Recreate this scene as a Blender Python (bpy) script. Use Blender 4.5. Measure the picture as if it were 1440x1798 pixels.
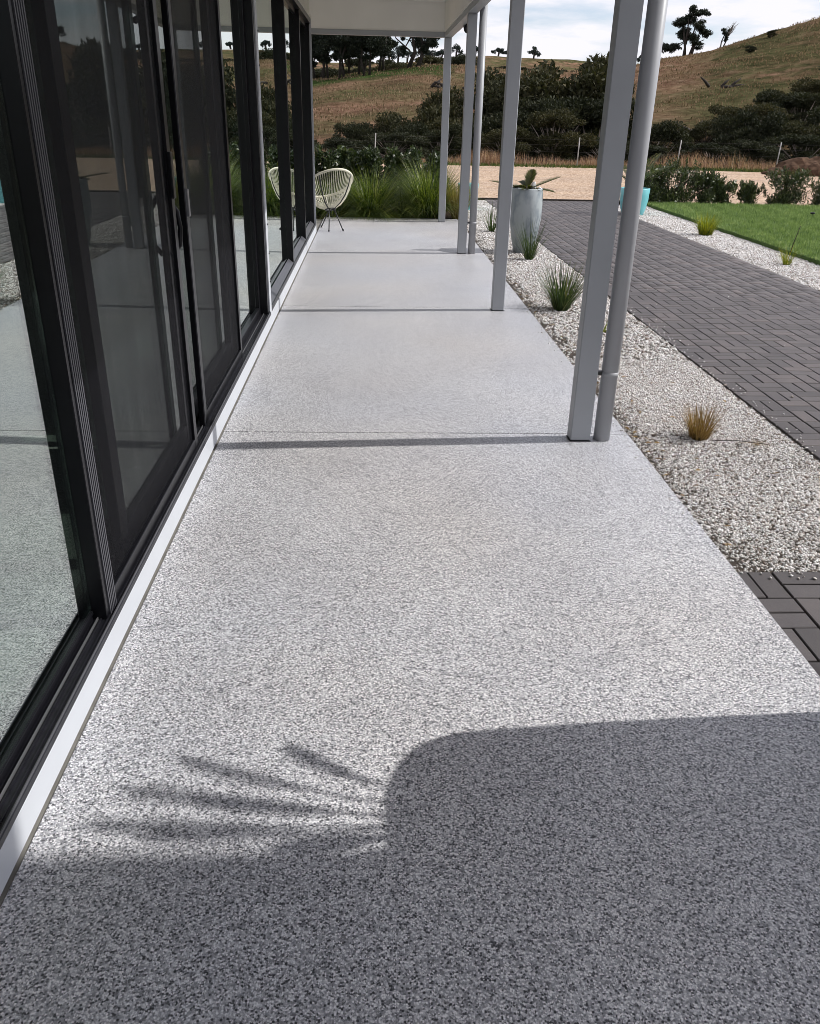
import bpy, bmesh, math, random
import numpy as np
from mathutils import Vector, Matrix, Euler

for o in list(bpy.data.objects):
    bpy.data.objects.remove(o)
sc = bpy.context.scene
COL = sc.collection
R = math.radians
rng = np.random.default_rng(7)
random.seed(7)

# ------------------------------------------------------------------ camera
H_CAM = 1.6
cam = bpy.data.cameras.new('camera')
cam_o = bpy.data.objects.new('camera', cam)
COL.objects.link(cam_o)
sc.camera = cam_o
p, y, r = R(25.7), R(2.9), R(1.37)
F = Vector((math.sin(y)*math.cos(p), math.cos(y)*math.cos(p), -math.sin(p)))
RT = Vector((math.cos(y), -math.sin(y), 0))
UP = RT.cross(F)
R2 = RT*math.cos(r) + UP*math.sin(r)
U2 = -RT*math.sin(r) + UP*math.cos(r)
m = Matrix((R2, U2, -F)).transposed().to_4x4()
m.translation = Vector((0, 0, H_CAM))
cam_o.matrix_world = m
cam.sensor_fit = 'VERTICAL'
cam.sensor_height = 36.0
cam.lens = 36.0*1451/1798
cam.clip_start = 0.05
cam.clip_end = 4000
sc.render.resolution_x = 820
sc.render.resolution_y = 1024

# ------------------------------------------------------------------ light
SUN_EL, SUN_AZ = 41.0, 85.8     # azimuth clockwise from +Y
sd = Vector((math.sin(R(SUN_AZ))*math.cos(R(SUN_EL)), math.cos(R(SUN_AZ))*math.cos(R(SUN_EL)), math.sin(R(SUN_EL))))
sun = bpy.data.lights.new('sun', 'SUN')
sun.energy = 3.2
sun.angle = R(0.55)
sun.color = (1.0, 0.98, 0.95)
sun_o = bpy.data.objects.new('sun', sun)
COL.objects.link(sun_o)
sun_o.rotation_euler = sd.to_track_quat('Z', 'Y').to_euler()
sun_o.location = (30, 5, 30)

w = bpy.data.worlds.new('World')
sc.world = w
w.use_nodes = True
nt = w.node_tree
nt.nodes.clear()
def nn(t, kind, **kw):
    n = t.nodes.new(kind)
    for k, v in kw.items():
        setattr(n, k, v)
    return n
out = nn(nt, 'ShaderNodeOutputWorld')
bg = nn(nt, 'ShaderNodeBackground')
bg.inputs['Strength'].default_value = 0.1
sky = nn(nt, 'ShaderNodeTexSky', sky_type='NISHITA', sun_disc=False)
sky.sun_elevation = R(SUN_EL)
sky.sun_rotation = R(SUN_AZ)
sky.air_density = 1.0
sky.dust_density = 0.6
tc = nn(nt, 'ShaderNodeTexCoord')
sep = nn(nt, 'ShaderNodeSeparateXYZ')
nt.links.new(tc.outputs['Generated'], sep.inputs[0])
addz = nn(nt, 'ShaderNodeMath', operation='ADD'); addz.inputs[1].default_value = 0.13
mx = nn(nt, 'ShaderNodeMath', operation='MAXIMUM'); mx.inputs[1].default_value = 0.0
nt.links.new(sep.outputs[2], mx.inputs[0]); nt.links.new(mx.outputs[0], addz.inputs[0])
dx = nn(nt, 'ShaderNodeMath', operation='DIVIDE'); dy = nn(nt, 'ShaderNodeMath', operation='DIVIDE')
nt.links.new(sep.outputs[0], dx.inputs[0]); nt.links.new(addz.outputs[0], dx.inputs[1])
nt.links.new(sep.outputs[1], dy.inputs[0]); nt.links.new(addz.outputs[0], dy.inputs[1])
cmb = nn(nt, 'ShaderNodeCombineXYZ')
nt.links.new(dx.outputs[0], cmb.inputs[0]); nt.links.new(dy.outputs[0], cmb.inputs[1])
cl = nn(nt, 'ShaderNodeTexNoise'); cl.inputs['Scale'].default_value = 1.1; cl.inputs['Detail'].default_value = 7; cl.inputs['Roughness'].default_value = 0.55
nt.links.new(cmb.outputs[0], cl.inputs['Vector'])
rp = nn(nt, 'ShaderNodeValToRGB')
rp.color_ramp.elements[0].position = 0.41; rp.color_ramp.elements[0].color = (0.32, 0.32, 0.32, 1)
rp.color_ramp.elements[1].position = 0.54; rp.color_ramp.elements[1].color = (1, 1, 1, 1)
nt.links.new(cl.outputs['Fac'], rp.inputs[0])
mixc = nn(nt, 'ShaderNodeMix', data_type='RGBA')
mixc.inputs['B'].default_value = (7.9, 7.8, 8.3, 1)
nt.links.new(rp.outputs[0], mixc.inputs['Factor'])
skt = nn(nt, 'ShaderNodeMix', data_type='RGBA', blend_type='MULTIPLY')
skt.inputs['Factor'].default_value = 1.0
skt.inputs['B'].default_value = (0.93, 0.96, 1.10, 1)
nt.links.new(sky.outputs[0], skt.inputs['A'])
nt.links.new(skt.outputs['Result'], mixc.inputs['A'])
nt.links.new(mixc.outputs['Result'], bg.inputs['Color'])
nt.links.new(bg.outputs[0], out.inputs[0])

sc.view_settings.view_transform = 'Standard'
sc.view_settings.look = 'None'
sc.view_settings.exposure = 0.32
sc.view_settings.gamma = 1.0
sc.render.engine = 'CYCLES'
sc.cycles.filter_width = 0.85
sc.cycles.max_bounces = 8
sc.cycles.transparent_max_bounces = 24
sc.cycles.caustics_reflective = False
sc.cycles.caustics_refractive = False

# ------------------------------------------------------------------ helpers
def tag(o, label=None, cat=None, group=None, kind=None):
    if label: o['label'] = label
    if cat: o['category'] = cat
    if group: o['group'] = group
    if kind: o['kind'] = kind
    return o

def empty(name, loc=(0, 0, 0), rz=0, label=None, cat=None, group=None):
    o = bpy.data.objects.new(name, None)
    o.location = loc; o.rotation_euler = (0, 0, rz); o.empty_display_size = 0.1
    COL.objects.link(o)
    return tag(o, label, cat, group)

def link(name, me, mat=None, parent=None, loc=None, rot=None, scale=None):
    o = bpy.data.objects.new(name, me)
    if mat is not None and len(me.materials) == 0:
        for mm in (mat if isinstance(mat, (list, tuple)) else [mat]):
            me.materials.append(mm)
    COL.objects.link(o)
    if parent: o.parent = parent
    if loc is not None: o.location = loc
    if rot is not None: o.rotation_euler = rot
    if scale is not None: o.scale = scale
    return o

def copy_tree(o, parent=None):
    c = o.copy(); COL.objects.link(c)
    if parent: c.parent = parent
    for ch in list(o.children):
        copy_tree(ch, c)
    return c

def np_mesh(name, V, quads=None, tris=None, rnd=None, smooth=False, mats=None):
    """fast mesh from arrays; rnd = per-face float attribute"""
    V = np.asarray(V, dtype=np.float32).reshape(-1, 3)
    me = bpy.data.meshes.new(name)
    q = np.zeros((0, 4), np.int32) if quads is None else np.asarray(quads, np.int32).reshape(-1, 4)
    t = np.zeros((0, 3), np.int32) if tris is None else np.asarray(tris, np.int32).reshape(-1, 3)
    loops = np.concatenate([q.ravel(), t.ravel()])
    nf = len(q) + len(t)
    starts = np.concatenate([np.arange(len(q))*4, len(q)*4 + np.arange(len(t))*3]).astype(np.int32)
    me.vertices.add(len(V)); me.vertices.foreach_set('co', V.ravel())
    me.loops.add(len(loops)); me.loops.foreach_set('vertex_index', loops)
    me.polygons.add(nf); me.polygons.foreach_set('loop_start', starts)
    if smooth:
        me.polygons.foreach_set('use_smooth', np.ones(nf, bool))
    me.update(calc_edges=True)
    if rnd is not None:
        a = me.attributes.new('rnd', 'FLOAT', 'FACE')
        a.data.foreach_set('value', np.asarray(rnd, np.float32))
    return me

class MB:
    """collects boxes / tubes etc. into one mesh"""
    def __init__(s): s.bm = bmesh.new()
    def box(s, x0, x1, y0, y1, z0, z1, bev=0.0):
        r_ = bmesh.ops.create_cube(s.bm, size=1.0)
        vs = r_['verts']
        for v in vs:
            v.co = Vector((x0+(v.co.x+.5)*(x1-x0), y0+(v.co.y+.5)*(y1-y0), z0+(v.co.z+.5)*(z1-z0)))
        if bev:
            es = list({e for v in vs for e in v.link_edges})
            bmesh.ops.bevel(s.bm, geom=es, offset=bev, segments=1, affect='EDGES', profile=0.5)
        return s
    def tube(s, pts, rad, n=8, caps=True):
        pts = [Vector(q) for q in pts]
        rads = rad if isinstance(rad, (list, tuple)) else [rad]*len(pts)
        rings = []
        prev = None
        for i, q in enumerate(pts):
            d = (pts[min(i+1, len(pts)-1)] - pts[max(i-1, 0)]).normalized()
            if prev is None:
                a = d.orthogonal().normalized()
            else:
                a = (prev - d*prev.dot(d))
                a = a.normalized() if a.length > 1e-6 else d.orthogonal().normalized()
            prev = a
            b = d.cross(a)
            rings.append([s.bm.verts.new(q + (a*math.cos(2*math.pi*k/n) + b*math.sin(2*math.pi*k/n))*rads[i]) for k in range(n)])
        for i in range(len(rings)-1):
            for k in range(n):
                f = s.bm.faces.new((rings[i][k], rings[i][(k+1) % n], rings[i+1][(k+1) % n], rings[i+1][k])); f.smooth = n > 4
        if caps:
            s.bm.faces.new(rings[0][::-1]); s.bm.faces.new(rings[-1])
        return s
    def lathe(s, prof, n=32, cap=True):
        rings = []
        for (rr, z) in prof:
            rings.append([s.bm.verts.new((rr*math.cos(2*math.pi*k/n), rr*math.sin(2*math.pi*k/n), z)) for k in range(n)])
        for i in range(len(rings)-1):
            for k in range(n):
                f = s.bm.faces.new((rings[i][k], rings[i][(k+1) % n], rings[i+1][(k+1) % n], rings[i+1][k])); f.smooth = True
        if cap:
            s.bm.faces.new(rings[0][::-1]); s.bm.faces.new(rings[-1])
        return s
    def quad(s, *pts):
        s.bm.faces.new([s.bm.verts.new(q) for q in pts]); return s
    def blob(s, c, r, sub=2, jit=0.15, sq=(1, 1, 1), seed=0):
        rr = random.Random(seed)
        res = bmesh.ops.create_icosphere(s.bm, subdivisions=sub, radius=1.0)
        for v in res['verts']:
            k = 1 + rr.uniform(-jit, jit)
            v.co = Vector((c[0]+v.co.x*r*k*sq[0], c[1]+v.co.y*r*k*sq[1], c[2]+v.co.z*r*k*sq[2]))
        return s
    def build(s, name, mat, parent=None, kind=None, label=None, **kw):
        me = bpy.data.meshes.new(name)
        bmesh.ops.recalc_face_normals(s.bm, faces=s.bm.faces)
        s.bm.to_mesh(me); s.bm.free()
        o = link(name, me, mat, parent, **kw)
        return tag(o, label=label, kind=kind)

# ------------------------------------------------------------------ materials
def new_mat(name):
    mt = bpy.data.materials.new(name); mt.use_nodes = True
    t = mt.node_tree
    b = t.nodes['Principled BSDF']
    return mt, t, b
def L(t, a, b): t.links.new(a, b)
def objco(t, scale=(1, 1, 1)):
    c = nn(t, 'ShaderNodeTexCoord'); mp = nn(t, 'ShaderNodeMapping')
    mp.inputs['Scale'].default_value = scale
    L(t, c.outputs['Object'], mp.inputs[0])
    return mp.outputs[0]
def noise(t, vec, scale, detail=4, rough=0.5):
    n = nn(t, 'ShaderNodeTexNoise'); n.inputs['Scale'].default_value = scale
    n.inputs['Detail'].default_value = detail; n.inputs['Roughness'].default_value = rough
    L(t, vec, n.inputs['Vector']); return n.outputs['Fac']
def ramp(t, fac, stops, interp='LINEAR'):
    rr = nn(t, 'ShaderNodeValToRGB'); cr = rr.color_ramp; cr.interpolation = interp
    while len(cr.elements) < len(stops): cr.elements.new(0.5)
    for e, (q, c) in zip(cr.elements, stops):
        e.position = q; e.color = (*c, 1) if len(c) == 3 else c
    if fac is not None: L(t, fac, rr.inputs[0])
    return rr.outputs[0]
def mixcol(t, fac, a, b, mode='MIX'):
    n = nn(t, 'ShaderNodeMix', data_type='RGBA', blend_type=mode)
    for sock, v in (('Factor', fac), ('A', a), ('B', b)):
        if isinstance(v, (int, float)): n.inputs[sock].default_value = v
        elif isinstance(v, tuple): n.inputs[sock].default_value = (*v, 1)
        else: L(t, v, n.inputs[sock])
    return n.outputs['Result']
def bump(t, h, strength, dist, b):
    n = nn(t, 'ShaderNodeBump'); n.inputs['Strength'].default_value = strength; n.inputs['Distance'].default_value = dist
    L(t, h, n.inputs['Height']); L(t, n.outputs[0], b.inputs['Normal'])
def mathn(t, op, a, b_=None, clamp=False):
    n = nn(t, 'ShaderNodeMath', operation=op); n.use_clamp = clamp
    for i, v in enumerate((a, b_)):
        if v is None: continue
        if isinstance(v, (int, float)): n.inputs[i].default_value = v
        else: L(t, v, n.inputs[i])
    return n.outputs[0]

def simple(name, col, rough=0.5, spec=0.5, metal=0.0, nscale=0, namt=0.1, bmp=0.0, bscale=80):
    mt, t, b = new_mat(name)
    b.inputs['Roughness'].default_value = rough
    b.inputs['Specular IOR Level'].default_value = spec
    b.inputs['Metallic'].default_value = metal
    vec = objco(t)
    n = noise(t, vec, nscale or 6, 5)
    lo = tuple(c*(1-namt) for c in col); hi = tuple(min(1, c*(1+namt)) for c in col)
    L(t, ramp(t, n, [(0.3, lo), (0.7, hi)]), b.inputs['Base Color'])
    if bmp: bump(t, noise(t, vec, bscale, 3), bmp, 0.002, b)
    return mt

M = {}
# exposed aggregate
mt, t, b = new_mat('exposed_aggregate')
vec = objco(t)
wv = nn(t, 'ShaderNodeTexVoronoi'); wv.inputs['Scale'].default_value = 225
L(t, vec, wv.inputs['Vector'])
sepc = nn(t, 'ShaderNodeSeparateColor'); L(t, wv.outputs['Color'], sepc.inputs[0])
stones = ramp(t, sepc.outputs[0], [(0.0, (0.03, 0.03, 0.034)), (0.10, (0.07, 0.07, 0.076)), (0.2, (0.24, 0.235, 0.24)),
                                   (0.38, (0.41, 0.405, 0.41)), (0.60, (0.64, 0.625, 0.625)), (0.85, (0.88, 0.865, 0.855))])
v2 = nn(t, 'ShaderNodeTexVoronoi'); v2.inputs['Scale'].default_value = 420
L(t, vec, v2.inputs['Vector'])
sep2 = nn(t, 'ShaderNodeSeparateColor'); L(t, v2.outputs['Color'], sep2.inputs[0])
fine = ramp(t, sep2.outputs[1], [(0.0, (0.55, 0.55, 0.58)), (0.3, (0.9, 0.9, 0.9)), (1.0, (1.12, 1.1, 1.08))])
c1 = mixcol(t, 1.0, stones, fine, 'MULTIPLY')
# matrix between stones
edge = mathn(t, 'GREATER_THAN', wv.outputs['Distance'], 0.62)
c2 = mixcol(t, mathn(t, 'MULTIPLY', edge, 0.55), c1, (0.33, 0.33, 0.35))
big = mixcol(t, 1.0, ramp(t, noise(t, vec, 1.1, 5, 0.6), [(0.25, (0.90, 0.90, 0.91)), (0.75, (1.12, 1.12, 1.11))]), ramp(t, noise(t, vec, 0.45, 2), [(0.35, (0.97, 1.0, 1.05)), (0.65, (1.02, 1.0, 0.98))]), 'MULTIPLY')
c3 = mixcol(t, 1.0, c2, big, 'MULTIPLY')
L(t, c3, b.inputs['Base Color'])
L(t, ramp(t, noise(t, vec, 2.2, 3), [(0.3, (0.36,)*3), (0.7, (0.5,)*3)]), b.inputs['Roughness'])
b.inputs['Specular IOR Level'].default_value = 0.42
bump(t, mathn(t, 'SUBTRACT', 1.0, wv.outputs['Distance']), 0.07, 0.001, b)
M['slab'] = mt

def stone_mat(name, stops, rough=0.85):
    mt, t, b = new_mat(name)
    a = nn(t, 'ShaderNodeAttribute', attribute_name='rnd')
    b.inputs['Roughness'].default_value = rough
    b.inputs['Specular IOR Level'].default_value = 0.25
    L(t, ramp(t, a.outputs['Fac'], stops), b.inputs['Base Color'])
    return mt
M['stone'] = stone_mat('gravel_stone', [(0, (0.2, 0.15, 0.12)), (0.08, (0.42, 0.36, 0.31)), (0.3, (0.66, 0.62, 0.585)), (0.65, (0.79, 0.76, 0.73)), (1, (0.9, 0.885, 0.87))])

# gravel sheet (beneath loose stones, and on its own far away)
mt, t, b = new_mat('gravel_sheet')
vec = objco(t)
v = nn(t, 'ShaderNodeTexVoronoi'); v.inputs['Scale'].default_value = 62; L(t, vec, v.inputs['Vector'])
sp = nn(t, 'ShaderNodeSeparateColor'); L(t, v.outputs['Color'], sp.inputs[0])
cc = ramp(t, sp.outputs[0], [(0, (0.22, 0.18, 0.15)), (0.15, (0.5, 0.44, 0.4)), (0.5, (0.66, 0.61, 0.57)), (1, (0.84, 0.81, 0.78))])
cc = mixcol(t, mathn(t, 'GREATER_THAN', v.outputs['Distance'], 0.6), cc, (0.13, 0.1, 0.08))
L(t, cc, b.inputs['Base Color']); b.inputs['Roughness'].default_value = 0.9
bump(t, mathn(t, 'SUBTRACT', 1.0, v.outputs['Distance']), 0.9, 0.008, b)
M['gravel_sheet'] = mt

mt, t, b = new_mat('damp_soil')
vec = objco(t)
L(t, ramp(t, noise(t, vec, 30, 6, 0.7), [(0.3, (0.025, 0.019, 0.014)), (0.7, (0.085, 0.065, 0.048))]), b.inputs['Base Color'])
b.inputs['Roughness'].default_value = 0.95
bump(t, noise(t, vec, 60, 5, 0.7), 1.0, 0.01, b)
M['soil'] = mt

# pavers
def paver_mat(name, per_object):
    mt, t, b = new_mat(name)
    vec = nn(t, 'ShaderNodeNewGeometry').outputs['Position']
    if per_object:
        rf = nn(t, 'ShaderNodeObjectInfo').outputs['Random']
    else:
        rf = nn(t, 'ShaderNodeAttribute', attribute_name='rnd').outputs['Fac']
    base = ramp(t, rf, [(0, (0.076, 0.066, 0.064)), (0.4, (0.092, 0.081, 0.08)), (0.75, (0.106, 0.093, 0.091)), (1, (0.125, 0.105, 0.10))])
    gr = ramp(t, noise(t, vec, 260, 3, 0.7), [(0.25, (0.72,)*3), (0.75, (1.28,)*3)])
    st = ramp(t, noise(t, vec, 3.0, 5, 0.6), [(0.3, (0.82, 0.82, 0.83)), (0.7, (1.15, 1.13, 1.1))])
    c = mixcol(t, 1.0, mixcol(t, 1.0, base, gr, 'MULTIPLY'), st, 'MULTIPLY')
    L(t, c, b.inputs['Base Color'])
    b.inputs['Roughness'].default_value = 0.62
    b.inputs['Specular IOR Level'].default_value = 0.45
    bump(t, noise(t, vec, 300, 2), 0.4, 0.001, b)
    return mt
M['paver'] = paver_mat('charcoal_paver', True)
M['paver_rest'] = paver_mat('charcoal_paver_rest', False)

# tan driveway gravel
mt, t, b = new_mat('tan_gravel')
vec = objco(t)
v = nn(t, 'ShaderNodeTexVoronoi'); v.inputs['Scale'].default_value = 26; L(t, vec, v.inputs['Vector'])
sp = nn(t, 'ShaderNodeSeparateColor'); L(t, v.outputs['Color'], sp.inputs[0])
cc = ramp(t, sp.outputs[0], [(0, (0.26, 0.17, 0.11)), (0.3, (0.42, 0.30, 0.21)), (0.7, (0.52, 0.39, 0.28)), (1, (0.66, 0.53, 0.42))])
pt = ramp(t, noise(t, objco(t, (0.15, 0.5, 1)), 1.6, 5, 0.6), [(0.35, (0.84, 0.84, 0.86)), (0.65, (1.08, 1.06, 1.03))])
L(t, mixcol(t, 1.0, cc, pt, 'MULTIPLY'), b.inputs['Base Color']); b.inputs['Roughness'].default_value = 0.95
b.inputs['Specular IOR Level'].default_value = 0.1
bump(t, v.outputs['Distance'], 0.6, 0.02, b)
M['tan'] = mt

# terrain: dry grass / green grass by attribute
mt, t, b = new_mat('hill_grass')
vec = objco(t)
a = nn(t, 'ShaderNodeAttribute', attribute_name='green')
dry = ramp(t, noise(t, vec, 0.55, 8, 0.72), [(0.3, (0.11, 0.06, 0.04)), (0.42, (0.24, 0.135, 0.09)), (0.55, (0.34, 0.205, 0.14)), (0.72, (0.46, 0.33, 0.23))])
grn = ramp(t, noise(t, vec, 0.7, 7, 0.7), [(0.3, (0.03, 0.055, 0.016)), (0.5, (0.06, 0.10, 0.03)), (0.7, (0.11, 0.15, 0.05))])
olive = ramp(t, noise(t, vec, 1.1, 7, 0.7), [(0.3, (0.06, 0.058, 0.03)), (0.5, (0.125, 0.115, 0.055)), (0.7, (0.22, 0.2, 0.1))])
mid = ramp(t, noise(t, vec, 0.045, 6, 0.65), [(0.42, (0, 0, 0)), (0.6, (1, 1, 1))])
c = mixcol(t, mid, dry, olive)
gf = mathn(t, 'ADD', a.outputs['Fac'], mathn(t, 'MULTIPLY', mathn(t, 'SUBTRACT', noise(t, vec, 0.3, 5, 0.6), 0.5), 1.3), clamp=True)
ol2 = ramp(t, noise(t, vec, 0.5, 7, 0.75), [(0.3, (0.035, 0.038, 0.018)), (0.5, (0.1, 0.095, 0.045)), (0.7, (0.2, 0.18, 0.09))])
c = mixcol(t, ramp(t, gf, [(0.25, (0, 0, 0)), (0.5, (1, 1, 1))]), c, ol2)
c = mixcol(t, ramp(t, gf, [(0.62, (0, 0, 0)), (0.9, (1, 1, 1))]), c, grn)
c = mixcol(t, 1.0, c, ramp(t, noise(t, vec, 0.16, 6, 0.7), [(0.36, (0.6, 0.6, 0.6)), (0.52, (1.0, 1.0, 1.0)), (0.7, (1.22, 1.22, 1.22))]), 'MULTIPLY')
L(t, c, b.inputs['Base Color']); b.inputs['Roughness'].default_value = 1.0
b.inputs['Specular IOR Level'].default_value = 0.0
bump(t, noise(t, vec, 0.9, 8, 0.8), 1.0, 1.1, b)
M['hill'] = mt

def leaf_mat(name, stops, trans=0.3, rough=0.5, spec=0.3):
    mt = bpy.data.materials.new(name); mt.use_nodes = True
    t = mt.node_tree; b = t.nodes['Principled BSDF']; o = t.nodes['Material Output']
    a = nn(t, 'ShaderNodeAttribute', attribute_name='rnd')
    c = ramp(t, a.outputs['Fac'], stops)
    L(t, c, b.inputs['Base Color']); b.inputs['Roughness'].default_value = rough
    b.inputs['Specular IOR Level'].default_value = spec
    tr = nn(t, 'ShaderNodeBsdfTranslucent')
    L(t, mixcol(t, 1.0, c, (1.15, 1.25, 0.6), 'MULTIPLY'), tr.inputs['Color'])
    ms = nn(t, 'ShaderNodeMixShader'); ms.inputs[0].default_value = trans
    L(t, b.outputs[0], ms.inputs[1]); L(t, tr.outputs[0], ms.inputs[2]); L(t, ms.outputs[0], o.inputs[0])
    return mt
def vary(mt, lo, hi):
    t = mt.node_tree
    oi = nn(t, 'ShaderNodeObjectInfo')
    v_ = ramp(t, oi.outputs['Random'], [(0, lo), (0.5, (1, 1, 1)), (1, hi)])
    for l in list(t.links):
        if l.from_node.bl_idname == 'ShaderNodeValToRGB' and l.to_socket.name in ('Base Color', 'A') and l.from_socket.node.outputs[0] != v_:
            src, dst = l.from_socket, l.to_socket
            n = nn(t, 'ShaderNodeMix', data_type='RGBA', blend_type='MULTIPLY'); n.inputs['Factor'].default_value = 1
            t.links.remove(l); L(t, src, n.inputs['A']); L(t, v_, n.inputs['B']); L(t, n.outputs['Result'], dst)
    return mt
M['scrub'] = leaf_mat('scrub_leaf', [(0, (0.018, 0.022, 0.012)), (0.5, (0.034, 0.038, 0.02)), (0.85, (0.055, 0.055, 0.03)), (1, (0.1, 0.09, 0.055))], 0.15, 0.7, 0.15)
vary(M['scrub'], (0.7, 0.72, 0.7), (1.55, 1.3, 1.05))
M['gum'] = leaf_mat('gum_leaf', [(0, (0.014, 0.02, 0.015)), (0.6, (0.028, 0.036, 0.024)), (1, (0.055, 0.062, 0.04))], 0.15, 0.6, 0.2)
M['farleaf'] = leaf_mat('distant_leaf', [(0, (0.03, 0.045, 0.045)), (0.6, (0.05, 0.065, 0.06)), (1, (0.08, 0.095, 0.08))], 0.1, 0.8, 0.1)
M['hedge'] = leaf_mat('hedge_leaf', [(0, (0.015, 0.028, 0.012)), (0.5, (0.036, 0.058, 0.02)), (0.85, (0.09, 0.115, 0.04)), (1, (0.16, 0.18, 0.08))], 0.2, 0.38, 0.5)
M['oleander'] = leaf_mat('oleander_leaf', [(0, (0.02, 0.032, 0.012)), (0.5, (0.045, 0.064, 0.022)), (0.85, (0.10, 0.12, 0.04)), (1, (0.17, 0.18, 0.07))], 0.22, 0.42, 0.5)
M['petal'] = leaf_mat('white_petal', [(0, (0.7, 0.68, 0.66)), (1, (0.85, 0.84, 0.82))], 0.25, 0.6, 0.2)
M['lush'] = leaf_mat('lush_blade', [(0, (0.018, 0.034, 0.009)), (0.42, (0.05, 0.088, 0.018)), (0.7, (0.17, 0.23, 0.035)), (0.95, (0.3, 0.33, 0.07)), (1, (0.5, 0.46, 0.3))], 0.32, 0.4, 0.4)
M['dkblade'] = leaf_mat('dark_blade', [(0, (0.022, 0.04, 0.014)), (0.6, (0.05, 0.085, 0.025)), (0.92, (0.11, 0.15, 0.045)), (1, (0.3, 0.26, 0.13))], 0.3, 0.45, 0.4)
M['yblade'] = leaf_mat('yellow_blade', [(0, (0.08, 0.12, 0.015)), (0.5, (0.2, 0.23, 0.02)), (1, (0.42, 0.38, 0.03))], 0.4, 0.45, 0.3)
M['brblade'] = leaf_mat('bronze_blade', [(0, (0.13, 0.075, 0.028)), (0.5, (0.25, 0.145, 0.05)), (1, (0.42, 0.28, 0.12))], 0.3, 0.5, 0.3)
M['goldblade'] = leaf_mat('golden_blade', [(0, (0.16, 0.13, 0.04)), (0.6, (0.36, 0.27, 0.1)), (1, (0.5, 0.42, 0.2))], 0.35, 0.5, 0.3)
M['dryblade'] = leaf_mat('dry_blade', [(0, (0.17, 0.09, 0.065)), (0.5, (0.37, 0.215, 0.155)), (1, (0.55, 0.39, 0.28))], 0.25, 0.8, 0.1)
M['hilltuft'] = leaf_mat('hill_tuft', [(0, (0.07, 0.06, 0.03)), (0.3, (0.19, 0.125, 0.08)), (0.7, (0.27, 0.18, 0.12)), (1, (0.35, 0.26, 0.17))], 0.15, 0.9, 0.05)
M['verge'] = leaf_mat('verge_grass', [(0, (0.035, 0.06, 0.015)), (0.6, (0.08, 0.11, 0.03)), (1, (0.2, 0.19, 0.08))], 0.3, 0.6, 0.2)
M['lawn'] = leaf_mat('lawn_blade', [(0, (0.06, 0.10, 0.035)), (0.45, (0.17, 0.25, 0.085)), (0.85, (0.33, 0.42, 0.18)), (1, (0.52, 0.52, 0.3))], 0.3, 0.5, 0.3)
M['palm'] = leaf_mat('palm_leaflet', [(0, (0.03, 0.04, 0.012)), (0.6, (0.075, 0.085, 0.022)), (1, (0.18, 0.17, 0.05))], 0.3, 0.4, 0.5)
M['bark'] = simple('dark_bark', (0.05, 0.042, 0.036), 0.9, 0.2, nscale=4, namt=0.35)
M['deadwood'] = simple('weathered_wood', (0.24, 0.2, 0.17), 0.9, 0.2, nscale=4, namt=0.3)
M['stem'] = simple('green_stem', (0.07, 0.07, 0.035), 0.8, 0.2)
M['paint'] = simple('grey_post_paint', (0.385, 0.40, 0.42), 0.42, 0.4, nscale=3, namt=0.05, bmp=0.05, bscale=200)
M['pipe'] = simple('grey_pipe_paint', (0.38, 0.385, 0.40), 0.42, 0.35, nscale=5, namt=0.04)
M['white'] = simple('white_flashing', (0.56, 0.58, 0.61), 0.4, 0.4, nscale=4, namt=0.03)
M['cream'] = simple('cream_wall', (0.66, 0.64, 0.58), 0.7, 0.3, nscale=3, namt=0.05)
M['soffit'] = simple('cream_soffit', (0.9, 0.88, 0.83), 0.65, 0.3, nscale=2, namt=0.03)
M['roof'] = simple('grey_roof_sheet', (0.3, 0.31, 0.32), 0.5, 0.4)
M['black'] = simple('black_powder_coat', (0.006, 0.006, 0.008), 0.3, 0.28, nscale=20, namt=0.15, bmp=0.08, bscale=400)
M['black2'] = simple('black_track_metal', (0.012, 0.012, 0.016), 0.35, 0.4, nscale=30, namt=0.3)
M['rib'] = simple('grey_ribbed_edge', (0.075, 0.075, 0.085), 0.4, 0.5)
M['bright'] = simple('worn_track_edge', (0.35, 0.35, 0.37), 0.3, 0.6, metal=0.7)
M['screw'] = simple('dark_screw', (0.03, 0.03, 0.03), 0.4, 0.5)
M['concrete'] = simple('raw_concrete', (0.22, 0.21, 0.19), 0.9, 0.2, nscale=15, namt=0.2)
M['carpet'] = simple('grey_carpet', (0.46, 0.47, 0.43), 1.0, 0.0, nscale=60, namt=0.35, bmp=0.8, bscale=150)
M['plaster'] = simple('room_plaster', (0.6, 0.58, 0.55), 0.9, 0.1)
M['timberdark'] = simple('dark_timber', (0.05, 0.04, 0.032), 0.8, 0.2)
M['cream_cord'] = simple('cream_cord', (0.78, 0.75, 0.6), 0.45, 0.4)
M['steel'] = simple('dark_steel_tube', (0.03, 0.03, 0.03), 0.35, 0.5)
M['fencesteel'] = simple('pale_fence_steel', (0.36, 0.34, 0.32), 0.6, 0.3)
M['wire'] = simple('fence_wire', (0.12, 0.115, 0.11), 0.6, 0.4, metal=0.3)
M['dirt'] = simple('brown_dirt', (0.085, 0.052, 0.035), 1.0, 0.05, nscale=8, namt=0.5, bmp=1.0, bscale=12)
M['turq'] = simple('turquoise_glaze', (0.2, 0.58, 0.62), 0.35, 0.5, nscale=3, namt=0.06)
M['rock'] = simple('white_quartz', (0.75, 0.74, 0.72), 0.7, 0.3, nscale=9, namt=0.1)
M['lawnbase'] = simple('lawn_thatch', (0.075, 0.12, 0.04), 1.0, 0.05, nscale=9, namt=0.3)
M['mulch'] = simple('dark_mulch', (0.04, 0.026, 0.018), 1.0, 0.05, nscale=40, namt=0.6, bmp=1.0, bscale=60)
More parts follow.
